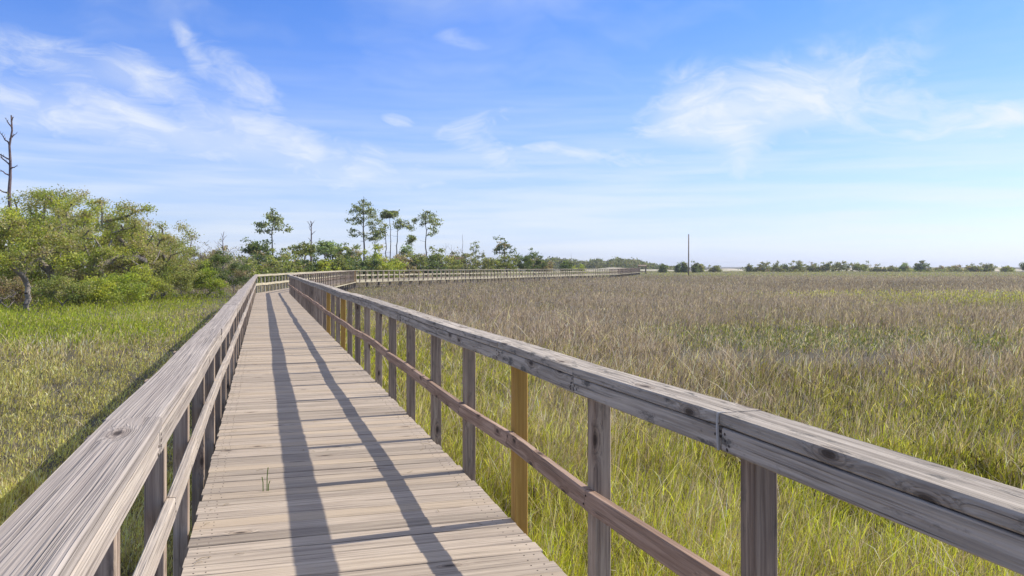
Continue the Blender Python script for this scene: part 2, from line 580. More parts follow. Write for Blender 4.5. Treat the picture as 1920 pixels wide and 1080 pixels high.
def make_railing(P, Q, sg, y0, label, mats, near=False, new_posts=(), joints=None, seed=0, start=0.0, postmat=None):
    """railing along deck edge P->Q, sg=+1 right side / -1 left side of the walk"""
    rr = random.Random(seed)
    d = (Q - P).normalized()
    nr = Vector((d.y, -d.x)) * sg            # outwards
    ln = (Q - P).length
    root = thing('boardwalk_railing', label, 'railing', (P.x, P.y, 0), 'railings of the boardwalk')
    N3, D3, UP = Vector((nr.x, nr.y, 0)), Vector((d.x, d.y, 0)), Vector((0, 0, 1))
    out = .0405 if sg > 0 else .062          # post centre outside the deck edge
    fc, fw = (-.049, .088) if sg > 0 else (-.037, .113)      # side rail centre and thickness
    step = 1.2
    s = y0
    pos = []
    while s < ln - .12:
        if s > .05:
            pos.append(s)
        s += step
    # posts
    pmesh = {}
    offs = {}
    for k, s in enumerate(pos):
        new = k in new_posts
        mb = MB()
        jx, jn = rr.uniform(-.012, .012), rr.uniform(-.006, .006)
        lean = rr.uniform(-.006, .006)
        c = P + d * (s + jx) + nr * (out + jn)
        low = -.62 if near else -.25
        mb.sweep([(c.x, c.y, low), (c.x + d.x * lean, c.y + d.y * lean, .4), (c.x + d.x * lean * 2, c.y + d.y * lean * 2, 1.017)],
                 D3, N3, .081, .081, ch=.005, tint=rr.random(), wear=.0008 if near else 0)
        o = mb.build('post', M_NEW if new else (postmat or M_POST), root, origin=(c.x, c.y, 0))
        if new:
            o['label'] = 'newer yellow unweathered post'
        offs[k] = (rr.uniform(-.007, .007), rr.uniform(-.009, .009), rr.uniform(-.012, .012), rr.uniform(-.016, .016))
    st = [start] + pos + [ln + .03]
    offs_l = [offs.get(i - 1, (0, 0, 0, 0)) for i in range(len(st))]
    if joints is None:
        joints = []
        i = 1
        while i < len(st) - 2:
            i += rr.choice((2, 3, 4))
            joints.append(i)
    cuts = [0] + [j for j in joints if 0 < j < len(st) - 1] + [len(st) - 1]

    def sub(i0, i1, fo, gap=.002):
        """points from station i0 to i1 with fo(i) giving (normal, z) offsets; two intermediate points a bay near the viewer"""
        pts = []
        for i in range(i0, i1 + 1):
            n_, z_ = fo(i)
            s_ = st[i] + (gap if i == i0 and i0 > 0 else -gap if i == i1 else 0)
            c = P + d * s_ + nr * n_
            pts.append((c.x, c.y, z_))
        return pts

    for a, c in zip(cuts[:-1], cuts[1:]):
        mb = MB()
        e = rr.uniform(-.004, .004)
        mb.sweep(sub(a, c, lambda i: (-.024 - (0 if sg > 0 else -.002) + offs_l[i][0] * .7 + e, 1.041 + offs_l[i][1])), N3, UP, .148, .038,
                 ch=.004, tint=rr.random(), wear=.0012 if near else 0)
        mb.build('cap_rail', mats[0], root)
    fcuts = [0] + [min(len(st) - 2, max(1, j + (rr.choice((0, 0, 1)) if not near else 0))) for j in cuts[1:-1]] + [len(st) - 1]
    fcuts = sorted(set(fcuts))
    for a, c in zip(fcuts[:-1], fcuts[1:]):
        mb = MB()
        mb.sweep(sub(a, c, lambda i: (fc + offs_l[i][0] * .7, .9820 + offs_l[i][1]), .003), N3, UP, fw, .071,
                 ch=.004, tint=rr.random(), wear=.001 if near else 0)
        if near:
            for i in (a, c):
                if 0 < i < len(st) - 1 and st[i] < 14:
                    for q in range(5):
                        s_ = st[i] + rr.uniform(-.045, .045)
                        z_ = .982 + rr.uniform(-.028, .026)
                        n_ = fc + offs_l[i][0] * .7 - fw / 2
                        cc = P + d * s_ + nr * n_
                        mb.tube((cc.x + nr.x * .004, cc.y + nr.y * .004, z_), (cc.x - nr.x * .0012, cc.y - nr.y * .0012, z_), .0048, .0048, 6, mat=1)
        mb.build('side_rail', [mats[1], M_NAIL], root)
    # middle rail: short pieces, each tilting its own way
    i = 0
    mc = [0]
    while i < len(st) - 1:
        i = min(len(st) - 1, i + rr.choice((1, 2, 2, 3)))
        mc.append(i)
    for a, c in zip(mc[:-1], mc[1:]):
        mb = MB()
        e = rr.uniform(-.01, .01)
        mb.sweep(sub(a, c, lambda i: (-.0195 + (0 if sg > 0 else .021) + offs_l[i][2] * .25 + .0, .475 + offs_l[i][3] + e), .0025), N3, UP, .038, .09 if near else .135,
                 ch=.004, tint=rr.random(), wear=.001 if near else 0)
        if near:
            for q in range(a, c + 1):
                if 0 < q < len(st) - 1 and st[q] < 16:
                    for dz_, ds_ in ((.022, -.012), (-.02, .014)):
                        n_ = -.0195 + (0 if sg > 0 else .021) + offs_l[q][2] * .25 - .019
                        cc = P + d * (st[q] + ds_) + nr * n_
                        z_ = .475 + offs_l[q][3] + e + dz_
                        mb.tube((cc.x + nr.x * .004, cc.y + nr.y * .004, z_), (cc.x - nr.x * .0015, cc.y - nr.y * .0015, z_), .005, .005, 6, mat=1)
        mb.build('middle_rail', [mats[2], M_NAIL], root)
    return root, pos, st


rr_, rpos, rst = make_railing(RV[0], RV[1], 1, 2.3, 'long grey railing with a few yellow posts along the deck beside the open marsh',
                              (M_GREY, M_GREY, M_BROWN), near=True, new_posts=(4, 13, 16), joints=[3, 4, 5, 8, 11, 14, 17, 20, 24, 28, 31, 35, 38], seed=4)
lr_, lpos, lst = make_railing(LEFT[0], LEFT[1], -1, 2.72 + .0, 'sunlit pale railing with coarse grain along the left deck edge beside the shrubs',
                              (M_CAP, M_PALE, M_PALE), near=True, joints=[3, 6, 9, 13, 16, 20, 23, 27, 31, 35], seed=9)
make_railing(LEFT[1], LEFT[2], -1, .6, 'yellowish railing facing the sun past the first bend, on the shrub side', (M_FAR, M_FAR, M_FAR), seed=12, postmat=M_FAR)
make_railing(RV[1], RV[2], 1, .7, 'brownish railing between the first and second bends, on the marsh side', (M_PALE, M_POST, M_POST), seed=14, new_posts=(38,))
make_railing(LEFT[2], LEFT[3], -1, .6, 'far pale railing of the long marsh crossing, on the side towards the trees', (M_FAR, M_FAR, M_FAR), seed=15, postmat=M_FAR)
make_railing(RV[2], RV[3], 1, .7, 'bright far railing of the long marsh crossing, on the side facing the open grass', (M_FAR, M_FAR, M_FAR), seed=16, postmat=M_POST)
make_railing(LEFT[3], LEFT[4], -1, .6, 'last dark stretch of railing leading to the small shelter, on its far side', (M_POST, M_POST, M_POST), seed=17)
make_railing(RV[3], RV[4], 1, .7, 'last dark stretch of railing leading to the small shelter, on its near side', (M_POST, M_POST, M_POST), seed=18)


def paint_mark():
    """white drip at the joint above the nearest post of the right railing"""
    s = rpos[3]
    for i, s in enumerate(rpos):
        if 1.9 < RV[0].y + s < 2.5:
            y = RV[0].y + s + .006
            mb = MB()
            mb.sweep([(1.325, y, 1.0625), (1.302, y, 1.0625)], Vector((0, 1, 0)), Vector((0, 0, 1)), .006, .004, ch=.001)
            mb.sweep([(1.3025, y, 1.062), (1.3025, y + .004, 1.02), (1.305, y + .002, .95)], Vector((0, 1, 0)), Vector((1, 0, 0)), .008, .007, ch=.001)
            mb.build('paint_mark', M_PAINT, rr_)


# ------------------------------------------------------------------ foliage
def quads(centers, size, cols, name, parent=None, mat=None, aspect=1.6, droop=0.0, normals_up=0.35, axis=None):
    """many small leaf faces (kite shaped) as one mesh; centers Nx3, size N, cols Nx3"""
    n = len(centers)
    a = RN.normal(size=(n, 3)) if axis is None else axis + RN.normal(size=(n, 3)) * .35
    a /= np.linalg.norm(a, axis=1)[:, None] + 1e-9
    nn = RN.normal(size=(n, 3))
    nn[:, 2] = np.abs(nn[:, 2]) + normals_up
    bb = np.cross(nn, a)
    bb /= np.linalg.norm(bb, axis=1)[:, None] + 1e-9
    L = (size * .5 * aspect)[:, None]
    W = (size * .5)[:, None]
    v = np.empty((n, 4, 3), np.float32)
    v[:, 0] = centers - a * L
    v[:, 1] = centers + bb * W + a * L * .15
    v[:, 2] = centers + a * L
    v[:, 3] = centers - bb * W + a * L * .15
    me = bpy.data.meshes.new(name)
    me.vertices.add(n * 4)
    me.vertices.foreach_set('co', v.ravel())
    me.loops.add(n * 4)
    me.loops.foreach_set('vertex_index', np.arange(n * 4, dtype=np.int32))
    me.polygons.add(n)
    me.polygons.foreach_set('loop_start', np.arange(0, n * 4, 4, dtype=np.int32))
    ca = me.attributes.new('col', 'FLOAT_COLOR', 'POINT')
    c4 = np.ones((n, 4, 4), np.float32)
    c4[:, :, :3] = cols[:, None, :]
    ca.data.foreach_set('color', c4.ravel())
    me.materials.append(mat or M_LEAF)
    me.update()
    me.validate()
    o = bpy.data.objects.new(name, me)
    return link(o, parent)


def skeleton(trunk, clusters, rnd, seg=.5, tip=.012, power=2.3, sag=.12):
    """nodes/parents: a trunk polyline plus limbs reaching every leaf cluster from the nearest part of the tree"""
    nodes = [Vector(p) for p in trunk]
    par = [-1] + list(range(len(trunk) - 1))
    top = nodes[-1]
    order = sorted(clusters, key=lambda c: (Vector(c) - top).length)
    n_tr = len(trunk)
    lo = max(1, int(n_tr * .45))
    for c in order:
        c = Vector(c)
        best, bi = 1e9, n_tr - 1
        for i in range(lo, len(nodes)):
            q = nodes[i]
            dd = (q - c).length + max(0, q.z - c.z) * .6
            if dd < best:
                best, bi = dd, i
        p = nodes[bi]
        L = (c - p).length
        m = max(1, int(L / seg))
        prev = bi
        for k in range(1, m + 1):
            t = k / m
            q = p.lerp(c, t)
            if k < m:
                q = q + Vector((rnd.uniform(-1, 1), rnd.uniform(-1, 1), rnd.uniform(-.6, .9))) * (seg * .28)
                q.z += math.sin(math.pi * t) * sag * L
            nodes.append(q)
            par.append(prev)
            prev = len(nodes) - 1
    acc = [0.0] * len(nodes)
    for i in range(len(nodes) - 1, -1, -1):
        if acc[i] == 0:
            acc[i] = tip ** power
        if par[i] >= 0:
            acc[par[i]] += acc[i]
    return nodes, par, [a ** (1 / power) for a in acc]


def wander(base, top, n, amp, rnd):
    pts = []
    b, t = Vector(base), Vector(top)
    for i in range(n + 1):
        s = i / n
        p = b.lerp(t, s)
        if 0 < i:
            p += Vector((rnd.uniform(-1, 1), rnd.uniform(-1, 1), 0)) * amp * min(1, s * 2)
        pts.append(p)
    return pts


def limbs(nodes, par, rad, mat, parent, name='trunk', sides=6, minr=0.0, rbase=None):
    mb = MB()
    n = len(nodes)
    sc = 1.0
    if rbase:
        sc = rbase / rad[0]
    for i in range(n):
        if par[i] < 0 or rad[i] * sc < minr:
            continue
        j = par[i]
        r1 = rad[i] * (sc if rad[i] * sc > .02 else 1)
        r0 = min(rad[j] * (sc if rad[j] * sc > .02 else 1), r1 * 1.6)
        ext = (nodes[i] - nodes[j]) * min(.12, r1 / max(.05, (nodes[i] - nodes[j]).length) * .5)
        mb.tube(nodes[j] - ext * .5, nodes[i] + ext * .5, r0, r1, (9 if r1 > .1 else sides) if r1 > .04 else 4, caps=False)
    return mb.build(name, mat, parent, smooth=True)


PAL = {
    'oak': [(.115, .13, .03), (.165, .18, .036), (.22, .23, .045), (.145, .145, .05)],
    'oakdry': [(.15, .14, .055), (.185, .165, .08), (.14, .15, .04), (.20, .17, .10)],
    'dark': [(.042, .058, .024), (.062, .082, .028), (.085, .105, .034)],
    'mid': [(.08, .092, .036), (.11, .12, .04), (.14, .147, .048)],
    'yellow': [(.165, .18, .03), (.20, .21, .036), (.13, .15, .033)],
    'lime': [(.145, .175, .03), (.18, .20, .036), (.12, .145, .032)],
    'olive': [(.13, .135, .045), (.165, .165, .06), (.10, .12, .035)],
    'brown': [(.15, .115, .075), (.19, .15, .10), (.12, .11, .055)],
    'greytan': [(.21, .18, .13), (.17, .15, .11), (.14, .14, .07)],
    'pine': [(.085, .10, .052), (.12, .135, .062), (.16, .17, .08)],
    'pale': [(.12, .15, .07), (.15, .18, .09), (.10, .135, .05)],
    'sandy': [(.10, .105, .045), (.08, .092, .038), (.13, .125, .06)],
}


def leaf_cols(pal, n_cl, idx, spread=.22):
    """per-leaf colours; whole sprays lean to one tone of the palette"""
    P = np.array(PAL[pal], np.float32) * 2.3
    which = RN.integers(0, len(P), n_cl)
    w = which[idx]
    swap = RN.random(len(idx)) < .3
    w = np.where(swap, RN.integers(0, len(P), len(idx)), w)
    c = P[w] * (1 + RN.normal(size=(len(idx), 1)) * spread)
    c *= (1 + RN.normal(size=(len(idx), 3)) * .06)
    return np.clip(c, .012, .6).astype(np.float32)


def crown_points(center, rad, n, rnd, flat=.0, hollow=.55, lump=.25, wind=0.0, low=-.35):
    """cluster centres through an uneven ellipsoid, denser near its skin and top"""
    pts = []
    ph = [rnd.uniform(0, 6.3) for _ in range(4)]
    tries = 0
    while len(pts) < n and tries < n * 60:
        tries += 1
        v = Vector((rnd.gauss(0, 1), rnd.gauss(0, 1), rnd.gauss(0, 1))).normalized()
        if v.z < low:
            continue
        th = math.atan2(v.y, v.x)
        k = 1 + lump * (math.sin(3 * th + ph[0]) * .5 + math.sin(5 * th + ph[1]) * .3 + math.sin(4 * v.z + 2 * th + ph[2]) * .5)
        r = (hollow + (1 - hollow) * rnd.random() ** .6) * k
        p = Vector((v.x * rad[0] * r, v.y * rad[1] * r, v.z * rad[2] * r))
        p.x += wind * max(0, p.z)
        pts.append(Vector(center) + p)
    return pts


def broadleaf(name, label, cat, px, Z, base_z, top_py, half_w, pal='oak', n_cl=60, cl_r=.45, per=130, leaf=.09, crown_bottom=None, lean=(0, 0), depth=None,
              trunk_r=None, barkm=None, group=None, seed=1, dead=0.0, minr=0.0, flat=.6, hollow=.5, lump=.25, wind=0, low=-.35, trunk_h=None, stems=1, dry=None):
    rnd = random.Random(seed)
    x, y = at(px, Z)
    root = thing(name, label, cat, (x, y, base_z), group)
    top = hgt(top_py, Z)
    cb = crown_bottom if crown_bottom is not None else base_z + (top - base_z) * .25
    cz = cb + (top - cb) * .42
    rz = (top - cz) * .97
    dp = depth or half_w
    cx, cy_ = x + lean[0], y + lean[1]
    cl = crown_points((cx, cy_, cz), (half_w, dp, rz), n_cl, rnd, hollow=hollow, lump=lump, wind=wind, low=low)
    cl = [Vector((c.x, c.y, max(c.z, base_z + cl_r * .5))) for c in cl]
    th = trunk_h or max(.4, (cz - base_z) * .6)
    trunk = wander((x, y, base_z - .15), (x + lean[0] * .5, y + lean[1] * .5, base_z + th), 6, .12 * th, rnd)
    nodes, par, rad = skeleton(trunk, cl, rnd, seg=max(.3, (top - base_z) / 12), tip=.011 if leaf < .15 else .018)
    limbs(nodes, par, rad, barkm or M_BARK, root, rbase=trunk_r, minr=minr)
    C, I = [], []
    for i, c in enumerate(cl):
        if rnd.random() < dead:
            continue
        n = int(per * rnd.uniform(.4, 1.2))
        q = RN.normal(size=(n, 3)) * .5
        q[:, 2] *= flat
        C.append(np.array(c)[None] + q * cl_r * rnd.uniform(.7, 1.3))
        I.append(np.full(n, i))
    if C:
        C, I = np.concatenate(C), np.concatenate(I)
        C[:, 2] = np.maximum(C[:, 2], base_z + .05)
        cols = leaf_cols(pal, n_cl, I)
        if dry:
            dmask = (RN.random(n_cl) < dry[1])[I]
            cols[dmask] = leaf_cols(dry[0], n_cl, I)[dmask]
        sz = leaf * RN.uniform(.6, 1.35, len(C))
        o = quads(C - np.array([x, y, base_z]), sz, cols, 'crown', root)
    return root


def pine(label, px, Z, top_py, crown, seed, base_z=GROUND, trunk_r=.2, lean_px=0, per=21, cl_r=.72, leaf=.19, fork=None, pal='pine', bark_m=None):
    """crown: list of (dx px, y px, spread px) foliage pads placed round the trunk"""
    rnd = random.Random(seed)
    x, y = at(px, Z)
    xt, yt = at(px + lean_px, Z)
    root = thing('pine_tree', label, 'pine tree', (x, y, base_z), 'pine trees above the treeline')
    top = hgt(top_py, Z)
    tr = wander((x, y, base_z - .2), (xt, yt, top - .4), 12, .14, rnd)
    ps = Z / FPX
    cl = []
    for dx, py, sp in crown:
        ax, ay = at(px + dx, Z)
        n = max(3, int(sp / 2.0))
        for k in range(n):
            u = rnd.uniform(-1, 1) * sp * ps * .8
            dd = rnd.uniform(-1, 1) * (abs(dx) + sp) * ps * .8
            cl.append(Vector((ax + u * CY + dd * SY, ay - u * SY + dd * CY, hgt(py, Z) + rnd.uniform(-.35, .35) - abs(u) * .1)))
    nodes = [Vector(p) for p in tr]
    par = [-1] + list(range(len(tr) - 1))
    rad = [trunk_r * (1 - .72 * i / (len(tr) - 1)) for i in range(len(tr))]
    for c in sorted(cl, key=lambda c: -c.z):
        bi = min(range(len(tr) // 3, len(nodes)), key=lambda i: (nodes[i] - c).length + abs(nodes[i].z - (c.z - .7)) * .6)
        p = nodes[bi]
        prev = bi
        for k in (1, 2, 3):
            q = p.lerp(c, k / 3)
            if k < 3:
                q += Vector((rnd.uniform(-.15, .15), rnd.uniform(-.15, .15), rnd.uniform(-.1, .25)))
            nodes.append(q)
            par.append(prev)
            rad.append(max(.022, .06 - .014 * k))
            prev = len(nodes) - 1
    # bare snags of old limbs below the crown
    for k in range(7):
        i = rnd.randrange(len(tr) // 3, len(tr) - 2)
        th = rnd.uniform(0, 6.3)
        L = rnd.uniform(.4, 1.3)
        nodes.append(nodes[i] + Vector((math.cos(th) * L, math.sin(th) * L, rnd.uniform(-.2, .35))))
        par.append(i)
        rad.append(.02)
    mb = MB()
    for i in range(1, len(nodes)):
        r1 = rad[i]
        r0 = rad[par[i]] if i < len(tr) else min(rad[par[i]], r1 * 1.5)
        mb.tube(nodes[par[i]], nodes[i], r0, r1, 7 if i < len(tr) else 4, caps=False)
    mb.build('trunk', bark_m or M_PINEBARK, root, smooth=True)
    C, I = [], []
    for i, c in enumerate(cl):
        n = int(per * rnd.uniform(.5, 1.4))
        q = RN.normal(size=(n, 3)) * .5
        q[:, 2] *= .55
        C.append(np.array(c)[None] + q * cl_r * rnd.uniform(.6, 1.2))
        I.append(np.full(n, i))
    C, I = np.concatenate(C), np.concatenate(I)
    quads(C - np.array([x, y, base_z]), leaf * RN.uniform(.6, 1.3, len(C)), leaf_cols(pal, len(cl), I), 'crown', root, aspect=2.6)
    return root


def snag(label, px, Z, top_py, seed, branches, base_z=GROUND, r=.12, lean_px=0, cat='dead tree', name='dead_tree', group='dead standing trees', twig=1.0, mat=None):
    """branches: list of (y px, dx px, dy px) bare limbs leaving the trunk"""
    rnd = random.Random(seed)
    x, y = at(px, Z)
    xt, yt = at(px + lean_px, Z)
    root = thing(name, label, cat, (x, y, base_z), group)
    top = hgt(top_py, Z)
    tr = wander((x, y, base_z - .2), (xt, yt, top), 12, .05 + .012 * (top - base_z) * .3, rnd)
    mb = MB()
    nt = len(tr) - 1
    for i in range(nt):
        mb.tube(tr[i], tr[i + 1], r * (1 - .78 * i / nt), r * (1 - .78 * (i + 1) / nt), 8, caps=False)
    mb.build('trunk', mat or M_SNAG, root, smooth=True)
    ps = Z / FPX
    for py, dx, dy in branches:
        z = hgt(py, Z)
        k = min(range(len(tr)), key=lambda i: abs(tr[i].z - z))
        fr = (z - tr[0].z) / max(.1, tr[-1].z - tr[0].z)
        p = tr[0].lerp(tr[-1], min(1, max(0, fr)))
        p = Vector((tr[k].x, tr[k].y, z))
        end = p + Vector((dx * ps * CY, -dx * ps * SY, -dy * ps)) + Vector((SY, CY, 0)) * rnd.uniform(-.4, .4)
        bm = MB()
        prev, n = p, 5
        r0 = r * .3
        for q in range(1, n + 1):
            t = q / n
            c = p.lerp(end, t) + Vector((rnd.uniform(-1, 1), rnd.uniform(-1, 1), rnd.uniform(-1, 1))) * (end - p).length * .05
            bm.tube(prev, c, r0 * (1 - .75 * (t - 1 / n)), r0 * (1 - .75 * t), 5)
            if q >= 2:
                for _ in range(2):
                    e = c + ((end - p).normalized() + Vector((rnd.uniform(-1, 1), rnd.uniform(-1, 1), rnd.uniform(-.6, 1)))) * (end - p).length * .16 * twig
                    bm.tube(c, e, r0 * .3, r0 * .12, 4)
            prev = c
        bm.build('limb', mat or M_SNAG, root, smooth=True)
    return root


def twiggy(label, px, Z, top_py, half_w, seed, base_z=GROUND, n=120, mat=None, leaf_pal='greytan', leaves=500, leaf=.08, name='bare_shrub', cat='shrub', group='half-bare shrubs'):
    """dead-looking shrub: a thicket of bare forking twigs with a few dry leaves"""
    rnd = random.Random(seed)
    x, y = at(px, Z)
    root = thing(name, label, cat, (x, y, base_z), group)
    top = hgt(top_py, Z)
    H = top - base_z
    cl = crown_points((x, y, base_z + H * .45), (half_w, half_w, H * .53), n, rnd, hollow=.35, lump=.35, low=-.5)
    cl = [Vector((c.x, c.y, max(c.z, base_z + .2))) for c in cl]
    tr = wander((x, y, base_z - .1), (x, y, base_z + H * .2), 3, .1, rnd)
    nodes, par, rad = skeleton(tr, cl, rnd, seg=.35, tip=.012, power=2.6)
    # extra twig tips
    for i in range(len(nodes)):
        if rad[i] < .03:
            for _ in range(2):
                nodes.append(nodes[i] + Vector((rnd.uniform(-1, 1), rnd.uniform(-1, 1), rnd.uniform(-.3, 1))) * .35)
                par.append(i)
                rad.append(.009)
    limbs(nodes, par, rad, mat or M_DEAD, root, name='branches')
    if leaves:
        idx = np.array([rnd.randrange(len(cl)) for _ in range(leaves)])
        C = np.array([tuple(c) for c in cl])[idx] + RN.normal(size=(leaves, 3)) * .22
        quads(C - np.array([x, y, base_z]), leaf * RN.uniform(.6, 1.4, leaves), leaf_cols(leaf_pal, len(cl), idx), 'crown', root)
    return root



paint_mark()

# --- shrubs and oaks on the left bank (base pixel x, distance, crown top pixel y)
GB = 'oaks and shrubs on the left bank'
broadleaf('oak_tree', 'gnarled scrub oak with a thick pale twisted trunk at the edge of the grass', 'tree', 50, 44, GROUND, 398, 3.2, 'oak',
          n_cl=70, cl_r=.62, per=323, leaf=0.076, crown_bottom=.55, trunk_r=.14, trunk_h=1.7, group=GB, seed=21, lean=(-.4, .3), dead=.12, depth=2.6, dry=('oakdry', .3))
broadleaf('oak_tree', 'leafy scrub oak filling the skyline between the tallest oak and the broad one', 'tree', 150, 63, GROUND, 362, 3.4, 'oak',
          n_cl=80, cl_r=.66, per=285, leaf=0.083, crown_bottom=-.4, trunk_r=.2, trunk_h=1.6, group=GB, seed=27, dead=.1, dry=('oakdry', .35))
broadleaf('oak_tree', 'grey green scrub oak rising just behind the broad one on its right', 'tree', 250, 68, GROUND, 403, 3.2, 'oakdry',
          n_cl=80, cl_r=.66, per=266, leaf=0.083, crown_bottom=-.5, trunk_r=.18, trunk_h=1.4, group=GB, seed=28, dead=.06, dry=('oak', .4))
broadleaf('oak_tree', 'low brownish oak closing the slope of the thicket behind the grey twigs', 'tree', 318, 72, GROUND, 430, 2.8, 'oakdry',
          n_cl=64, cl_r=.62, per=247, leaf=0.083, crown_bottom=-.6, trunk_r=.15, trunk_h=1.2, group=GB, seed=29, dead=.06, dry=('olive', .4))
broadleaf('bush', 'wide shaded bush seen under the limbs of the tallest oak', 'bush', 70, 66, GROUND, 468, 3.4, 'oak', n_cl=60, cl_r=.7, per=228, leaf=0.086,
          crown_bottom=GROUND + .2, trunk_r=.06, trunk_h=.3, group=GB, seed=30, low=-.5, hollow=.4)
broadleaf('bush', 'shaded bush behind the gnarled oak at the left picture edge', 'bush', 0, 64, GROUND, 460, 3.0, 'oak', n_cl=50, cl_r=.7, per=228, leaf=0.086,
          crown_bottom=GROUND + .2, trunk_r=.06, trunk_h=.3, group=GB, seed=31, low=-.5, hollow=.4)
broadleaf('bush', 'shaded bush under the broad scrub oak, behind its dark limbs', 'bush', 170, 68, GROUND, 462, 3.4, 'oakdry', n_cl=60, cl_r=.7, per=228, leaf=0.086,
          crown_bottom=GROUND + .2, trunk_r=.06, trunk_h=.3, group=GB, seed=32, low=-.5, hollow=.4)
broadleaf('oak_tree', 'tallest leafy scrub oak, its crown just right of the tall bare pine trunk', 'tree', 98, 58, GROUND, 352, 3.4, 'oak',
          n_cl=80, cl_r=.66, per=323, leaf=0.079, crown_bottom=.2, trunk_r=.26, trunk_h=2.2, group=GB, seed=22, dead=.1, dry=('oakdry', .2))
broadleaf('oak_tree', 'broad scrub oak with dark limbs showing through, next right of the tallest one', 'tree', 205, 55, GROUND, 374, 3.4, 'oakdry',
          n_cl=90, cl_r=.62, per=304, leaf=0.076, crown_bottom=-.3, trunk_r=.26, trunk_h=1.6, group=GB, seed=23, dead=.16, dry=('oak', .5))
broadleaf('oak_tree', 'olive and brown scrub oak on the descending edge of the thicket', 'tree', 262, 60, GROUND, 412, 3.0, 'oakdry',
          n_cl=80, cl_r=.6, per=285, leaf=0.076, crown_bottom=-.5, trunk_r=.2, trunk_h=1.4, group=GB, seed=24, dead=.1, dry=('olive', .4), lean=(.3, 0))
broadleaf('oak_tree', 'low wind-shorn scrub oak at the right foot of the thicket, nearest the railing', 'tree', 305, 62, GROUND, 447, 2.1, 'olive',
          n_cl=56, cl_r=.55, per=266, leaf=0.072, crown_bottom=-.7, trunk_r=.15, trunk_h=1.1, group=GB, seed=25, dead=.06, dry=('oakdry', .4))
broadleaf('oak_tree', 'scrub oak cut off by the left picture edge behind the gnarled trunk', 'tree', -40, 52, GROUND, 395, 3.2, 'oak',
          n_cl=70, cl_r=.65, per=304, leaf=0.079, crown_bottom=-.2, trunk_r=.24, trunk_h=1.6, group=GB, seed=26, dead=.08, dry=('oakdry', .3))
for px, Z, top, hw, pal, lab, sd_ in [(a, b, c, d, e, f, 40 + i) for i, (a, b, c, d, e, f) in enumerate([
    (118, 47, 512, 1.5, 'olive', 'yellowish olive bush filling the gap right of the gnarled oak trunk'),
    (178, 49, 520, 1.2, 'yellow', 'small bright yellow green bush under the broad oak'),
    (232, 51, 508, 1.3, 'lime', 'fresh green low bush in front of the dark oak limbs'),
    (20, 47, 520, 1.3, 'brown', 'brownish low bush behind the gnarled oak trunk'),
    (282, 55, 505, 1.5, 'oak', 'green low bush below the olive and brown oak'),
    (330, 59, 500, 1.3, 'olive', 'low olive bush at the right foot of the thicket'),
    (150, 53, 480, 1.6, 'oakdry', 'dry leaved bush between the two tallest oaks'),
    (388, 64, 498, 1.1, 'lime', 'small lime green bush in front of the dark evergreen'),
    (352, 66, 480, 1.4, 'oakdry', 'dull brown green bush beneath the grey twigs'),
])]:
    broadleaf('bush', lab, 'bush', px, Z, GROUND, top, hw, pal, n_cl=34, cl_r=.45, per=228, leaf=0.068, crown_bottom=GROUND + .2, trunk_r=.05, trunk_h=.3,
              group=GB, seed=sd_, low=-.5, hollow=.4)
broadleaf('evergreen_bush', 'dark evergreen bush standing beside the rail where the thicket ends', 'bush', 412, 66, GROUND, 470, 1.8, 'dark', n_cl=46, cl_r=.5, per=285,
          leaf=0.072, crown_bottom=GROUND + .2, trunk_r=.08, trunk_h=.6, group=GB, seed=60, dead=.1, dry=('brown', .2))
twiggy('grey leafless shrub arching above the low end of the thicket', 362, 71, 442, 1.7, 61, group=GB, leaves=400)
twiggy('tangle of grey bare twigs mixed into the olive oak', 318, 66, 452, 1.4, 62, group=GB, leaves=300, n=90)
twiggy('pale bare shrub low against the dark evergreen bush', 440, 76, 458, 1.6, 63, group=GB, leaves=700, n=110)
twiggy('fallen pale driftwood-like branches at the foot of the gnarled oak', 15, 45.5, 548, 1.3, 64, group=GB, leaves=0, n=30)
snag('tall bare dead pine trunk with short left limbs, towering over the oaks', 18, 66, 216, 70,
     [(272, -14, -24), (262, 10, -12), (300, -24, -12), (312, -22, -26), (316, 14, -4), (330, -26, -14), (364, -28, -10), (240, -8, -14), (228, 5, -8)], r=.25, lean_px=3)
snag('short dead spike above the grey twigs', 419, 84, 434, 71, [(455, -6, -10), (450, 5, -9), (462, -9, -6), (446, -4, -8)], r=.10)

# --- treeline beyond the bend, left to right
GT = 'bushes and small trees of the treeline'
pine('round topped pine at the left of the treeline with a clean bare lower trunk', 511, 128, 391,
     [(-1, 397, 7), (-8, 404, 9), (8, 406, 10), (14, 412, 7), (-2, 413, 12), (-22, 418, 7), (-19, 424, 9), (-10, 431, 8), (10, 421, 12), (8, 427, 9), (24, 428, 6), (-22, 432, 6), (1, 405, 9), (-14, 422, 8)], 81, trunk_r=.17)
pine('tallest pine with the fullest many-layered dark crown', 682, 150, 373,
     [(0, 378, 8), (3, 385, 12), (-12, 391, 10), (12, 393, 12), (-22, 393, 5), (0, 398, 14), (20, 398, 6), (-15, 402, 10), (14, 405, 12), (22, 409, 5), (-20, 412, 9), (0, 411, 13), (-26, 416, 6), (-12, 420, 9), (14, 418, 12), (-18, 434, 9), (-6, 441, 11), (8, 445, 12), (18, 436, 9), (22, 446, 8), (-22, 440, 5), (27, 415, 6), (16, 428, 6), (26, 432, 9), (-16, 386, 5)],
     82, trunk_r=.22)
pine('slim pine with a small flat tuft at its top, right of the tallest pine', 723, 152, 418,
     [(-2, 424, 9), (-10, 430, 11), (-16, 434, 8), (-4, 438, 9), (-12, 443, 8), (-18, 450, 7)], 83, trunk_r=.14, lean_px=1)
pine('bare stemmed pine carrying one flat topped tuft', 732, 158, 395, [(-2, 397, 8), (6, 399, 6), (-9, 403, 8), (-3, 404, 8), (6, 403, 5), (-13, 406, 5)], 84, trunk_r=.13, per=90)
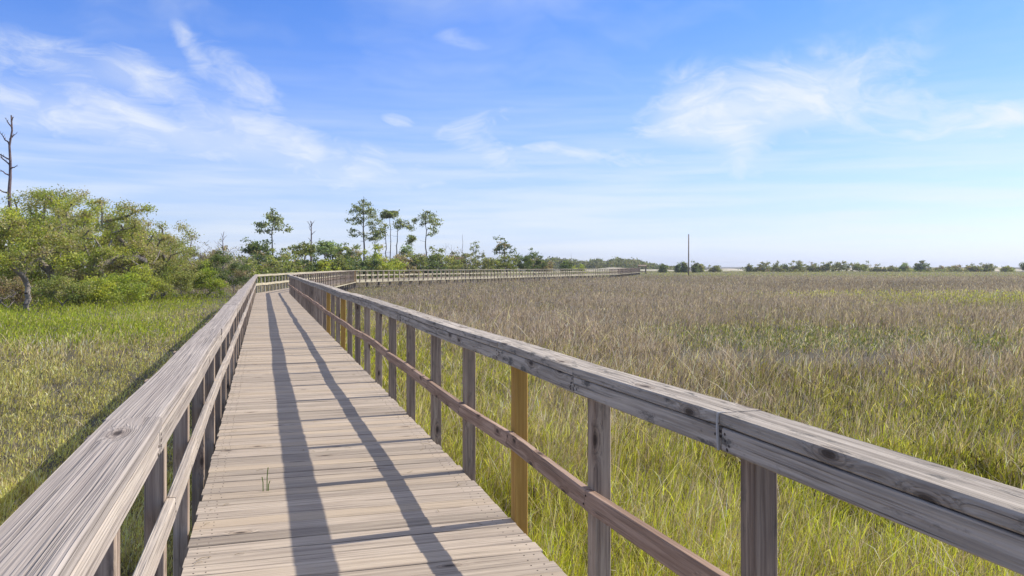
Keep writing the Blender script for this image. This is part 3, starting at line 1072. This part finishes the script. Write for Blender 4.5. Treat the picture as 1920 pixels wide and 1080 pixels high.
pine('leaning pine with a one sided crown reaching right', 742, 155, 411,
     [(6, 414, 7), (4, 419, 8), (13, 417, 7), (19, 422, 8), (26, 426, 6), (0, 425, 5), (12, 424, 9), (30, 428, 4)], 85, trunk_r=.16, lean_px=4)
pine('umbrella shaped pine farthest right of the tall group', 799, 158, 397,
     [(2, 400, 8), (-6, 404, 8), (8, 405, 10), (-2, 409, 12), (16, 413, 9), (26, 416, 7), (-18, 410, 5), (-22, 416, 4), (6, 416, 12), (20, 421, 8), (-4, 421, 8), (14, 428, 7), (18, 434, 5), (10, 440, 5)], 86, trunk_r=.17)
pine('thin young pine with a sparse tuft between the leaning and the umbrella pines', 773, 162, 443, [(-2, 446, 5), (3, 449, 4), (-4, 454, 3)], 87, trunk_r=.07, per=50)
pine('small pine showing a scrap of crown beside the dead pole', 891, 190, 453, [(-2, 457, 4), (4, 461, 3), (-5, 466, 4), (3, 471, 4), (-3, 476, 5)], 88, trunk_r=.06, per=16)
snag('straight dead trunk standing between the round pine and the tallest pine', 583, 118, 415, 90, [(428, -6, -12), (424, 5, -9), (440, 7, -6), (452, -5, -5), (420, -3, -6), (434, -5, -8)], r=.21)
snag('thin dead pole rising from the bushes left of the windswept tree', 867, 170, 440, 91, [(470, 3, -2)], r=.10, twig=.3)
snag('small forked dead stem right of the umbrella pine', 836, 166, 456, 92, [(470, -5, -9), (468, 5, -10), (476, -6, -5)], r=.07)
snag('bare crooked grey sapling beside the small forked stem', 846, 170, 459, 93, [(474, 6, -9), (470, -6, -8), (480, 8, -6), (478, -8, -4)], r=.07)
snag('distant thin mast-like stem above the far wood', 1071, 320, 474, 94, [], r=.10)

TL = [
    # px, Z, top, half width m, palette, clusters, label
    (402, 92, 462, 2.0, 'greytan', 40, 'grey tan shrub at the left start of the treeline'),
    (424, 98, 468, 2.0, 'brown', 40, 'brown shrub behind the short dead spike'),
    (446, 96, 478, 2.0, 'olive', 40, 'dull olive bush above the turn of the railing'),
    (476, 112, 447, 1.5, 'dark', 22, 'dark flag-crowned tree left of the round topped pine'),
    (492, 108, 455, 1.9, 'dark', 44, 'dark leafy tree under the round topped pine'),
    (470, 100, 482, 2.2, 'mid', 44, 'green bush right over the corner of the railing'),
    (528, 112, 463, 2.2, 'olive', 46, 'tan olive rounded bush right of the round topped pine'),
    (548, 108, 480, 1.9, 'olive', 40, 'flat olive bush behind the bend railing'),
    (512, 102, 486, 2.2, 'mid', 40, 'low mixed green bush under the tan olive bush'),
    (570, 116, 450, 1.7, 'mid', 26, 'loose green tree just left of the straight dead trunk'),
    (568, 110, 480, 1.6, 'dark', 40, 'dark low bush at the foot of the straight dead trunk'),
    (608, 122, 450, 1.6, 'pale', 24, 'pale loose tree just right of the straight dead trunk'),
    (624, 124, 456, 1.3, 'pale', 16, 'pale thin tree leaning right over the bushes'),
    (596, 112, 486, 1.7, 'yellow', 40, 'yellow green bush right of the straight dead trunk'),
    (622, 114, 478, 1.9, 'mid', 44, 'medium green bush in the middle of the gap before the tallest pine'),
    (642, 124, 462, 1.6, 'mid', 38, 'upright green tree left of the tallest pine'),
    (662, 128, 461, 1.9, 'mid', 40, 'full green tree touching the tallest pine on its left'),
    (650, 116, 484, 1.6, 'dark', 40, 'dark green bush before the corner of the far crossing'),
    (676, 122, 482, 1.9, 'dark', 44, 'dark bush at the foot of the tallest pine'),
    (704, 132, 458, 1.9, 'yellow', 36, 'yellowish rounded small tree right of the tallest pine'),
    (694, 124, 486, 1.9, 'olive', 40, 'brownish olive bush under the yellowish small tree'),
    (712, 126, 484, 1.9, 'yellow', 44, 'lime tinted bush behind the first posts of the far crossing'),
    (734, 130, 482, 1.9, 'yellow', 44, 'bright yellow green bush below the leaning pine'),
    (752, 136, 474, 1.9, 'brown', 40, 'brown tinged bush at the foot of the leaning pine'),
    (760, 146, 460, 1.3, 'pale', 18, 'pale rounded small tree right of the leaning pine'),
    (776, 138, 472, 2.0, 'mid', 44, 'mid green bush below the thin young pine'),
    (798, 142, 476, 2.1, 'dark', 44, 'dark green bush at the foot of the umbrella pine'),
    (820, 146, 462, 1.9, 'mid', 44, 'taller green bush right of the umbrella pine'),
    (838, 148, 478, 1.9, 'olive', 40, 'olive bush beneath the forked dead stem'),
    (856, 156, 470, 1.9, 'brown', 36, 'dark brownish bush left of the thin dead pole'),
    (872, 152, 474, 2.2, 'sandy', 46, 'broad dull bush around the thin dead pole'),
    (900, 156, 478, 2.8, 'sandy', 56, 'wide rounded olive grey bush in front of the small pine'),
    (922, 160, 484, 2.0, 'olive', 40, 'low olive bush left of the windswept tree'),
    (978, 168, 470, 2.6, 'dark', 54, 'dense dark tree right of the windswept one'),
    (950, 162, 478, 2.4, 'mid', 48, 'green bush below the windswept tree'),
    (1003, 172, 469, 2.2, 'dark', 44, 'dark round-headed tree ending the treeline on the right'),
    (1022, 174, 486, 2.2, 'brown', 36, 'brown half-dry bush at the right end of the treeline'),
    (1062, 190, 488, 1.5, 'dark', 40, 'single dark round bush standing clear of the treeline'),
    (1084, 196, 497, 1.6, 'yellow', 22, 'small yellow green bush right of the single dark bush'),
]
for i, (px, Z, top, hw, pal, ncl, lab) in enumerate(TL):
    tree = 'tree' in lab
    dens = max(18, int(ncl * 1.25))
    broadleaf('small_tree' if tree else 'bush', lab, 'tree' if tree else 'bush', px, Z, GROUND, top, hw * (1.0 if tree else 1.35), pal, n_cl=dens, cl_r=.62, per=55, leaf=.20,
              crown_bottom=(hgt(top, Z) * .45 if ncl < 30 and tree else GROUND + .3), trunk_r=.10, trunk_h=None if tree else .5, group=GT, seed=200 + i,
              hollow=.35, lump=.35, low=-.3 if tree else -.6, dry=('brown', .05), minr=.012)
broadleaf('windswept_tree', 'windswept tree with a bare crooked stem and a flat crown blown to the left', 'tree', 950, 170, GROUND, 449, 2.0, 'brown', n_cl=40, cl_r=.6, per=40, leaf=.2,
          crown_bottom=hgt(486, 170), trunk_r=.12, trunk_h=2.6, lean=(-1.0, .2), lump=.6, seed=290, group=GT, dry=('dark', .6))
twiggy('grey leafless shrub between the dead pole and the umbrella pine', 858, 168, 462, 1.5, 291, group=GT, leaves=60, leaf=.2, n=50)
twiggy('pale bare shrub over the brown bush at the start of the treeline', 410, 88, 452, 1.5, 292, group=GT, leaves=150, leaf=.14, n=80)

# --- bushes along the far edge of the marsh on the right
GR = 'bushes along the far edge of the marsh'
FB = [
    (1243, 330, 497, .9, 'dark', 'small dark cone shaped bush right of the shelter'),
    (1271, 345, 499, .7, 'dark', 'tiny dark bush midway between the shelter and the pole'),
    (1283, 330, 495, 1.0, 'dark', 'dark upright bush just left of the wooden pole'),
    (1303, 330, 495, 1.0, 'dark', 'dark upright bush just right of the wooden pole'),
    (1313, 350, 495, 1.0, 'mid', 'second dark bush right of the wooden pole'),
    (1340, 380, 500, 2.4, 'sandy', 'low flat grey green bush on the sand right of the pole'),
    (1405, 390, 499, 1.3, 'dark', 'small dark bush left of the first long clump'),
    (1428, 385, 495, 3.4, 'sandy', 'left half of the first long rounded clump'),
    (1452, 388, 493.5, 3.4, 'sandy', 'right half of the first long rounded clump, slightly taller'),
    (1472, 392, 498, 1.7, 'dark', 'small dark bush between the two long clumps'),
    (1497, 385, 492, 3.6, 'sandy', 'high left dome of the second long clump'),
    (1524, 390, 495, 3.4, 'sandy', 'sloping right end of the second long clump'),
    (1549, 385, 493, 2.2, 'mid', 'pointed topped bush left of the big dome'),
    (1577, 380, 491, 4.0, 'sandy', 'big dome shaped bush, the largest on the far edge'),
    (1612, 380, 494, 3.4, 'mid', 'green rounded bush right of the big dome'),
    (1645, 400, 501, 2.6, 'sandy', 'low straggling bush right of the green rounded one'),
    (1672, 395, 500, 3.2, 'sandy', 'long low grey green bush on the far edge'),
    (1694, 395, 495, 2.2, 'pale', 'pale bush with a wispy top left of the dark ragged one'),
    (1726, 380, 491, 3.2, 'dark', 'dark ragged bush with a lopsided crest'),
    (1762, 400, 501, 2.0, 'brown', 'brown dry tuft-like bush right of the ragged one'),
    (1790, 395, 500, 2.6, 'brown', 'low brown bush on the pale sand'),
    (1825, 385, 497, 3.2, 'sandy', 'left end of the long clump near the right edge'),
    (1850, 388, 497, 3.4, 'sandy', 'right end of the long clump near the right edge'),
    (1890, 395, 500, 2.2, 'olive', 'low olive bush near the right picture edge'),
    (1924, 380, 493, 2.4, 'dark', 'dark bush cut by the right picture edge'),
]
for i, (px, Z, top, hw, pal, lab) in enumerate(FB):
    broadleaf('bush', lab, 'bush', px, Z, GROUND, top - 1.6, hw * 1.15, pal, n_cl=56, cl_r=.9, per=48, leaf=.36, crown_bottom=GROUND - 1.2, trunk_r=.10, trunk_h=.6,
              group=GR, seed=400 + i, hollow=.35, lump=.55, low=-.25, dry=('brown', .15), minr=.03)


def far_wood():
    """low wood closing the horizon left of the shelter"""
    C, I = [], []
    k = 0
    for _ in range(620):
        px = RN.uniform(985, 1262)
        Z = RN.uniform(560, 700)
        ht = (8.0 + 1.0 * math.sin(px * .05) + .6 * math.sin(px * .17)) * (1.0 if px < 1200 else max(.18, (1268 - px) / 68))
        x, y = at(px, Z)
        n = 42
        q = RN.normal(size=(n, 3)) * np.array([2.2, 2.2, 1.3]) * .6
        h0 = RN.uniform(.15, 1.0) * ht * .85
        C.append(np.array([x, y, GROUND + h0])[None] + q)
        I.append(np.full(n, k))
        k += 1
    C, I = np.concatenate(C), np.concatenate(I)
    C[:, 2] = np.maximum(C[:, 2], GROUND + .2)
    o = quads(C, RN.uniform(.6, 1.3, len(C)), leaf_cols('sandy', k, I) * .8, 'distant_wood')
    tag(o, 'low dark wood along the horizon left of the shelter', kind='stuff')


far_wood()


def dune_scrub():
    """low ragged scrub running along the foot of the far dunes"""
    C, I = [], []
    n0 = 420
    for k in range(n0):
        px = RN.uniform(1325, 2050)
        Z = RN.uniform(385, 420)
        if math.sin(px * .021 + 2) + .5 * math.sin(px * .09) < -.15:
            continue
        ht = .8 + 1.3 * max(0, math.sin(px * .031) * math.sin(px * .083 + 1)) + .5 * RN.random()
        x, y = at(px, Z)
        q = RN.normal(size=(26, 3)) * np.array([1.3, 1.3, .5])
        C.append(np.array([x, y, GROUND + ht * RN.uniform(.2, .9)])[None] + q)
        I.append(np.full(26, k))
    C, I = np.concatenate(C), np.concatenate(I)
    C[:, 2] = np.maximum(C[:, 2], GROUND + .1)
    o = quads(C, RN.uniform(.3, .7, len(C)), leaf_cols('sandy', n0, I), 'dune_scrub')
    tag(o, 'low ragged scrub along the far edge of the marsh between the rounded bushes', kind='stuff')


dune_scrub()


def dunes():
    mb_v, mb_f = [], []
    def ridge(px0, px1, Z, hmax, n=60, dep=40):
        base = len(mb_v)
        rows = 7
        for i in range(n + 1):
            t = i / n
            px = px0 + (px1 - px0) * t
            env = math.sin(math.pi * min(1, max(0, t))) ** .4
            h = hmax * env * (.65 + .35 * math.sin(px * .045) * math.sin(px * .017 + 1))
            for j in range(rows):
                s = j / (rows - 1)
                x, y = at(px, Z - dep / 2 + dep * s)
                z = GROUND - .05 + h * math.sin(math.pi * s) + .15 * mnoise.noise(Vector((x * .1, y * .1, 3)))* env
                mb_v.append((x, y, z))
        for i in range(n):
            for j in range(rows - 1):
                a = base + i * rows + j
                mb_f.append((a, a + 1, a + rows + 1, a + rows))
    ridge(1040, 1265, 500, 2.1)
    ridge(1290, 2300, 470, 2.9, n=140)
    me = bpy.data.meshes.new('sand_dune')
    me.from_pydata(mb_v, [], mb_f)
    me.polygons.foreach_set('use_smooth', np.ones(len(mb_f), dtype=bool))
    m, b, bs = new_mat('pale_dune_sand')
    pos = b.n('ShaderNodeNewGeometry').outputs['Position']
    n = b.noise(pos, .11, 5, .65)
    c = b.mix(b.ramp(n, .45, .6), (.50, .44, .34, 1), (.24, .24, .12, 1))
    m.node_tree.links.new(c, bs.inputs['Base Color'])
    bs.inputs['Roughness'].default_value = .95
    me.materials.append(m)
    o = link(bpy.data.objects.new('sand_dune', me))
    tag(o, 'low pale sand dunes on the horizon behind the marsh', kind='structure')


dunes()


def pole():
    Z = 205
    x, y = at(1291, Z)
    root = thing('wooden_pole', 'lone tall wooden pole standing in the marsh right of the shelter', 'pole', (x, y, GROUND))
    mb = MB()
    mb.tube((x, y, GROUND - .3), (x + .05, y, hgt(440, Z)), .17, .13, 10)
    mb.build('shaft', M_POST, root, smooth=True)
    mb = MB()
    mb.tube((x + .05, y, hgt(440, Z)), (x + .05, y, hgt(440, Z) + .10), .15, .11, 10)
    mb.build('pole_cap', M_NAIL, root)


pole()


def shelter():
    """small roofed frame at the end of the walk"""
    px, Z = 1204, 258
    x, y = at(px, Z)
    root = thing('shelter', 'small dark roofed wooden shelter at the far end of the boardwalk', 'shelter', (x, y, 0))
    R3, F3, UP = Vector((CY, -SY, 0)), Vector((SY, CY, 0)), Vector((0, 0, 1))
    c = Vector((x, y, 0))
    w, dp, h = 2.3, 1.6, 1.75
    mb = MB()
    p = c - R3 * (w / 2 + .15)
    q = c + R3 * (w / 2 + .15)
    for s_ in (-1, 1):
        U = (UP * 1 + F3 * s_ * .35).normalized()
        S = (F3 * s_ - UP * .35).normalized()
        o_ = F3 * (s_ * dp * .32) + UP * (h + .12)
        mb.sweep([p + o_, q + o_], S, U, dp * .72, .10)
    mb.build('roof', M_POST, root)
    for sx in (-1, 1):
        for sy_ in (-1, 1):
            mb = MB()
            b0 = c + R3 * (sx * w / 2) + F3 * (sy_ * dp / 2)
            mb.sweep([b0 - UP * .9, b0 + UP * (h - .05)], R3, F3, .16, .16)
            mb.build('post', M_POST, root)
    mb = MB()
    mb.sweep([c - R3 * (w / 2) + UP * (h - .12) - F3 * dp * .5, c + R3 * (w / 2) + UP * (h - .12) - F3 * dp * .5], F3, UP, .10, .2)
    mb.build('beam', M_POST, root)
    mb = MB()
    mb.sweep([c + R3 * (w / 2) - F3 * dp * .45 + UP * .6, c + R3 * (w / 2) + F3 * dp * .45 + UP * .6], R3, UP, .06, 1.6)
    mb.build('side_panel', M_POST, root)
    mb = MB()
    mb.sweep([c - R3 * (w / 2) - UP * .1, c + R3 * (w / 2) - UP * .1], F3, UP, dp, .14)
    mb.build('floor', M_POST, root)


shelter()

# ------------------------------------------------------------------ grass
def vnoise(x, y, seed):
    """smooth value noise in 0..1"""
    xi, yi = np.floor(x).astype(np.int64), np.floor(y).astype(np.int64)
    fx, fy = x - xi, y - yi
    fx, fy = fx * fx * (3 - 2 * fx), fy * fy * (3 - 2 * fy)

    def h(a, b):
        n = (a * 374761393 + b * 668265263 + seed * 974634777) & 0x7fffffff
        n = ((n ^ (n >> 13)) * 1274126177) & 0x7fffffff
        return ((n ^ (n >> 16)) & 0xffff) / 65535.0
    return (h(xi, yi) * (1 - fx) + h(xi + 1, yi) * fx) * (1 - fy) + (h(xi, yi + 1) * (1 - fx) + h(xi + 1, yi + 1) * fx) * fy


def fbm(x, y, seed, oct_=3):
    s, a, t = 0, .5, 0
    for k in range(oct_):
        s = s + vnoise(x * 2 ** k, y * 2 ** k, seed + k) * a
        t += a
        a *= .5
    return s / t


def sstep(x, a, b):
    t = np.clip((x - a) / (b - a), 0, 1)
    return t * t * (3 - 2 * t)


def make_grass(n_near, n_far):
    def sample(n, d0, d1):
        # density falls off with the square of the distance
        u = RN.random(n)
        d = d0 * (d1 / d0) ** u
        a = RN.uniform(math.radians(-46), math.radians(46), n)
        return d * np.sin(a), d * np.cos(a), d
    # near field: even density
    na = n_near
    d = np.sqrt(RN.random(na) * (11.0 ** 2 - 1.0) + 1.0)
    a = RN.uniform(math.radians(-58), math.radians(58), na)
    X1, Z1, D1 = d * np.sin(a), d * np.cos(a), d
    X2, Z2, D2 = sample(n_far, 10.0, 460.0)
    X, Z, D = np.concatenate([X1, X2]), np.concatenate([Z1, Z2]), np.concatenate([D1, D2])
    x = X * CY + Z * SY
    y = -X * SY + Z * CY
    # keep clear of the deck
    keep = np.ones(len(x), bool)
    CL = [((RV[i] + LEFT[i]) / 2) for i in range(5)]
    near_walk = np.zeros(len(x))
    for i in range(4):
        P, Q = CL[i], CL[i + 1]
        dd = (Q - P)
        L = dd.length
        dd = dd / L
        s = (x - P.x) * dd.x + (y - P.y) * dd.y
        o = (x - P.x) * dd.y - (y - P.y) * dd.x
        ins = (s > -1.2) & (s < L + 1.2)
        keep &= ~(ins & (np.abs(o) < WID / 2 + .10))
        if i >= 1:
            near_walk = np.maximum(near_walk, ins * (1 - sstep(np.abs(o), 3, 10)))
        if i == 0:
            left = (o < 0) & (s < L + 30)
            lat0 = np.abs(o) - WID / 2
    pxx = 960 + FPX * X / np.maximum(Z, .5)
    def ctr(q, k=2.2):
        return np.clip((q - .5) * k + .5, 0, 1)
    n1 = ctr(fbm(x * .35, y * .35, 3))
    n2 = ctr(fbm(x * .09, y * .09, 17))
    n3 = ctr(fbm(x * 1.6, y * 1.6, 29, 2))
    n4a = fbm(x * 7.0, y * 7.0, 53, 2)
    n4b = fbm(x * 2.6, y * 2.6, 57, 2)
    fr = sstep(D, 7, 22)
    n4 = ctr(n4a * (1 - fr) + n4b * fr, 2.6)
    nb = ctr(fbm(x * .03 + 5, y * .12, 41), 1.6)
    r = RN.random(len(x))
    # named patches of the marsh, in ground metres
    swale = 1.15 * np.exp(-(((X - 9.8) / 5.6) ** 2 + ((Z - 27.0 - (n2 - .5) * 2) / 5.2) ** 2) ** 2)
    swale2 = np.exp(-(((X - 17) / 5) ** 2 + ((Z - 25.5) / 2.5) ** 2))
    pool = np.exp(-(((X - 8.9) / 5.2) ** 2) ** 2) * np.exp(-((Z - 21.3 - (n1 - .5) * 1.6 - (n3 - .5) * .8) / 2.1) ** 2)
    lime = sstep(X, 18, 28) * np.exp(-((Z - 60 - (nb - .5) * 18) / 6.5) ** 2) + sstep(X, 10, 20) * .4 * np.exp(-((Z - 66) / 8.) ** 2)
    farlime = sstep(Z + (nb - .5) * 50, 175, 215)
    plum = np.exp(-((Z - 105 - (nb - .5) * 30) / 22) ** 2) * sstep(X, 8, 45)
    walk = np.exp(-(np.maximum(lat0 + (n1 - .5) * 1.8, 0) / 5.0) ** 3) * (D < 60)
    keep &= ~((pool > .45) & (r < .985))
    keep &= ~(left & (D > 75))
    # fraction of standing dead stalks
    stalk = .44 + .5 * (n1 - .5) + .55 * (n2 - .5) + .5 * (nb - .5) + .35 * (n3 - .5) + .30 * sstep(D, 9, 28)
    stalk = (stalk + .14) * (1 - .88 * walk) * (1 - .85 * np.clip(swale + swale2 * .8, 0, 1)) * (1 - .75 * np.clip(lime, 0, 1)) * (1 - .8 * farlime) + .35 * plum
    stalk = np.where(left, .10 + .25 * np.clip(n1 - .45, 0, 1), stalk)
    tan = .16 + .35 * np.clip(n4 - .5, 0, 1) + .10 * sstep(D, 8, 30)
    tan = tan * (1 - .55 * walk)
    tan = np.where(left, .42 + .6 * (n1 - .5), tan)
    u = RN.random(len(x))
    is_st = u < stalk
    is_tan = (~is_st) & (RN.random(len(x)) < tan)
    green = np.array([(.45, .47, .035), (.53, .52, .05), (.36, .41, .035), (.60, .53, .10)])
    mauve = np.array([(.43, .325, .295), (.34, .255, .235), (.55, .44, .39), (.26, .19, .155)])
    tanc = np.array([(.58, .47, .30), (.47, .375, .22), (.70, .60, .43), (.38, .285, .165)])
    k = RN.integers(0, 4, len(x))
    c = green[k]
    olive = np.array([(.27, .25, .065), (.34, .295, .10), (.22, .215, .05), (.42, .35, .15)])[k]
    f_ol = np.clip(sstep(D, 6, 18) * .5 + .45 * (1 - walk) + (n2 - .5) * .6, 0, 1) * (1 - np.clip(swale + lime + farlime, 0, 1))
    f_ol = np.where(left, np.clip(.55 + (n1 - .5) * .7, 0, 1), f_ol)
    c = c * (1 - f_ol[:, None]) + olive * f_ol[:, None]
    c = np.where(left[:, None], np.array([(.57, .51, .16), (.64, .56, .20), (.50, .47, .12), (.68, .59, .25)])[k] , c)
    c = np.where((np.clip(swale + swale2 * .6, 0, 1) > RN.random(len(x)))[:, None], np.array([(.14, .175, .045), (.18, .21, .05), (.25, .26, .06), (.15, .18, .045)])[k], c)
    c = np.where((np.clip(lime, 0, 1) > RN.random(len(x)))[:, None], np.array([(.48, .50, .03), (.54, .53, .04), (.42, .46, .03), (.56, .52, .08)])[k], c)
    c = np.where((farlime * .95 > RN.random(len(x)))[:, None], np.array([(.42, .45, .05), (.47, .48, .06), (.37, .41, .05), (.49, .47, .10)])[k], c)
    # lush strip before the oaks on the left
    lush = .9 * sstep(-X, 12.5 + (n2 - .5) * 8, 19 + (n2 - .5) * 8) * sstep(Z, 20, 30) * left
    lush = np.maximum(lush, sstep(Z, 34 + (n2 - .5) * 16, 46 + (n2 - .5) * 16) * left * .4)
    lushm = lush > RN.random(len(x))
    c = np.where(lushm[:, None], np.array([(.34, .40, .04), (.40, .44, .045), (.28, .35, .035), (.44, .44, .08)])[k], c)
    c = np.where(is_tan[:, None] & ~lushm[:, None], tanc[k], c)
    c = np.where(is_st[:, None] & ~lushm[:, None], np.where(left[:, None], tanc[k], mauve[k]) * (1 - .12 * plum[:, None]), c)
    c = c * (1 + RN.normal(size=(len(x), 1)) * (.40 - .24 * sstep(D, 10, 45))[:, None] + (.45 * (n4 - .5) * (1 - .6 * sstep(D, 15, 60)) + .3 * (n3 - .5) * (1 - .5 * sstep(D, 30, 90)) + .22 * (n2 - .5) + .25 * (nb - .5))[:, None])
    c = np.clip(c, .02, .80)
    h = RN.uniform(.38, .72, len(x))
    h *= .84 + .26 * (n1 - .5) + .34 * (n3 - .5) + .45 * (n4 - .5)
    keep &= ~((n4 < .34) & (RN.random(len(x)) < .7))
    h = np.where(is_st, h * RN.uniform(1.0, 1.30, len(x)), h)
    h *= 1 - .22 * np.clip(swale, 0, 1)
    h *= 1 + .22 * np.exp(-((Z - 17.5) / 2.2) ** 2) * sstep(X, 2, 6)
    h = np.where(left, h * .78, h)
    h = np.where(left, h * (1 - .45 * np.exp(-(lat0 / 3.5) ** 4)), h)
    h *= 1 - .45 * farlime
    h *= 1 - .42 * near_walk
    wdt = np.maximum(.0045, .00095 * D - .00028 * D * sstep(D, 12, 50)) * RN.uniform(.6, 1.3, len(x)) * np.where(is_st, .75, 1)
    wdt *= np.where(lushm, 1.5, 1.0)
    x, y, h, wdt, c, is_st, D = [q[keep] for q in (x, y, h, wdt, c, is_st, D)]
    n = len(x)
    th = RN.uniform(0, 2 * math.pi, n)
    # stems rise from the ground; leaves spring from them part of the way up and arch over
    leafy = (RN.random(n) < .88) & (~is_st | (RN.random(n) < .35 + .45 * sstep(D, 8, 20)))
    hi_ = is_st & leafy
    far_ = sstep(D, 25, 70)
    z0 = np.where(leafy, h * np.where(hi_, RN.uniform(.45, .85, n), RN.uniform(.10, .78, n)), 0)
    ln = np.where(leafy, h * RN.uniform(.11, .32, n), h * RN.uniform(.8, 1.0, n))
    lean = RN.normal(size=n) * np.where(leafy, .50, .26) + .08
    ld = RN.uniform(0, 2 * math.pi, n)
    lx = np.cos(ld) * lean + .10
    ly = np.sin(ld) * lean - .05
    bend = np.where(is_st, RN.uniform(0, .35, n), RN.uniform(.2, 1.0, n))
    # a few long bleached stalks lie across the rest
    odd = is_st & (RN.random(n) < .012) & (D < 32)
    z0 = np.where(odd, h * .5, z0)
    ln = np.where(odd, h * RN.uniform(.9, 1.5, n), ln)
    lx = np.where(odd, np.cos(ld) * RN.uniform(.6, 1.7, n), lx)
    ly = np.where(odd, np.sin(ld) * RN.uniform(.6, 1.7, n), ly)
    ln = np.where(odd, ln / np.sqrt(1 + lx * lx + ly * ly), ln)
    bend = np.where(odd, .25, bend)
    c = np.where(odd[:, None], np.array([.72, .62, .46]), c)
    sx, sy = np.cos(th) * wdt * .5, np.sin(th) * wdt * .5
    V = np.empty((n, 5, 3), np.float32)
    g = GROUND - .03 + z0
    m1 = .55
    px1, py1 = x + lx * ln * m1, y + ly * ln * m1
    px2, py2 = x + lx * ln * (1 + bend), y + ly * ln * (1 + bend)
    z1 = g + ln * m1
    z2 = g + ln * (1 - .28 * bend * np.minimum(1, np.abs(lean) * 1.5))
    V[:, 0] = np.stack([x - sx, y - sy, g], 1)
    V[:, 1] = np.stack([x + sx, y + sy, g], 1)
    V[:, 2] = np.stack([px1 + sx * .85, py1 + sy * .85, z1], 1)
    V[:, 3] = np.stack([px1 - sx * .85, py1 - sy * .85, z1], 1)
    V[:, 4] = np.stack([px2, py2, z2], 1)
    me = bpy.data.meshes.new('marsh_grass')
    me.vertices.add(n * 5)
    me.vertices.foreach_set('co', V.ravel())
    li = np.empty((n, 7), np.int32)
    b5 = np.arange(n, dtype=np.int32)[:, None] * 5
    li[:] = b5 + np.array([0, 1, 2, 3, 3, 2, 4], np.int32)[None]
    me.loops.add(n * 7)
    me.loops.foreach_set('vertex_index', li.ravel())
    ls = np.empty((n, 2), np.int32)
    ls[:, 0] = np.arange(n) * 7
    ls[:, 1] = ls[:, 0] + 4
    me.polygons.add(n * 2)
    me.polygons.foreach_set('loop_start', ls.ravel())
    ca = me.attributes.new('col', 'FLOAT_COLOR', 'POINT')
    C4 = np.ones((n, 5, 4), np.float32)
    C4[:, :, :3] = c[:, None, :]
    # blade feet blended towards dark brown, more on stems than on leaves
    foot = np.array([.16, .125, .06], np.float32)
    fw_ = np.where(leafy, .15, .6)[:, None, None].astype(np.float32)
    C4[:, 0:2, :3] = C4[:, 0:2, :3] * (1 - fw_) + foot * fw_
    ca.data.foreach_set('color', C4.ravel())
    me.materials.append(M_GRASS)
    me.update()
    o = link(bpy.data.objects.new('marsh_grass', me))
    tag(o, 'green and mauve brown marsh grass covering the flats on both sides of the boardwalk', kind='stuff')


make_grass(520000, 1000000)


def sprout():
    """green blades growing up between two planks"""
    x0, y0 = at(497, 1500 * 1.5 / 421)
    root = thing('grass_sprout', 'few green grass blades growing up through a gap in the deck planks', 'grass sprout', (x0, y0, 0))
    for dx, h in ((-.012, .10), (.012, .16), (.02, .07)):
        mb = MB()
        mb.sweep([(x0 + dx, y0, -.03), (x0 + dx * 1.1, y0 - .003, h * .6), (x0 + dx * 1.6, y0 - .01, h)], Vector((1, 0, 0)), Vector((0, 1, 0)), .006, .0016, ch=.0004)
        mb.build('blade', M_SPROUT, root)


M_SPROUT = plain('sprout_green', (.16, .28, .03), .6)
sprout()


def litter():
    """dry bits of grass blown onto the planks"""
    mb = MB()
    for _ in range(70):
        y = R.uniform(1.6, 14)
        x = R.uniform(-.3, 1.35) if R.random() < .6 else R.choice((R.uniform(-.34, -.2), R.uniform(1.2, 1.38)))
        a, L = R.uniform(0, 6.3), R.uniform(.02, .09)
        dx, dy = math.cos(a) * L, math.sin(a) * L
        k = R.uniform(-.2, .2)
        mb.sweep([(x, y, .006), (x + dx * .5 - dy * k, y + dy * .5 + dx * k, .009), (x + dx, y + dy, .005)],
                 Vector((-math.sin(a), math.cos(a), 0)), Vector((0, 0, 1)), R.uniform(.002, .005), .0015, ch=.0003)
    o = mb.build('grass_litter', M_STRAW)
    tag(o, 'dry bits of grass scattered over the deck planks', kind='stuff')


M_STRAW = plain('dry_straw', (.30, .23, .12), .8)
litter()


def haze():
    """thin sea air over the flats"""
    mb_v = [(x, y, z) for x in (-3000, 3000) for y in (-300, 4000) for z in (GROUND - 1.2, 18.5)]
    f = [(0, 1, 3, 2), (4, 6, 7, 5), (0, 4, 5, 1), (2, 3, 7, 6), (0, 2, 6, 4), (1, 5, 7, 3)]
    me = bpy.data.meshes.new('haze')
    me.from_pydata(mb_v, [], f)
    m = bpy.data.materials.new('thin_air')
    m.use_nodes = True
    nt = m.node_tree
    nt.nodes.remove(nt.nodes['Principled BSDF'])
    v = nt.nodes.new('ShaderNodeVolumePrincipled')
    v.inputs['Color'].default_value = (.90, .95, 1.0, 1)
    v.inputs['Density'].default_value = 0.0002
    v.inputs['Anisotropy'].default_value = 0.2
    nt.links.new(v.outputs[0], nt.nodes['Material Output'].inputs['Volume'])
    me.materials.append(m)
    o = link(bpy.data.objects.new('haze', me))
    tag(o, 'thin bluish sea air softening the far trees and bushes', kind='stuff')


haze()
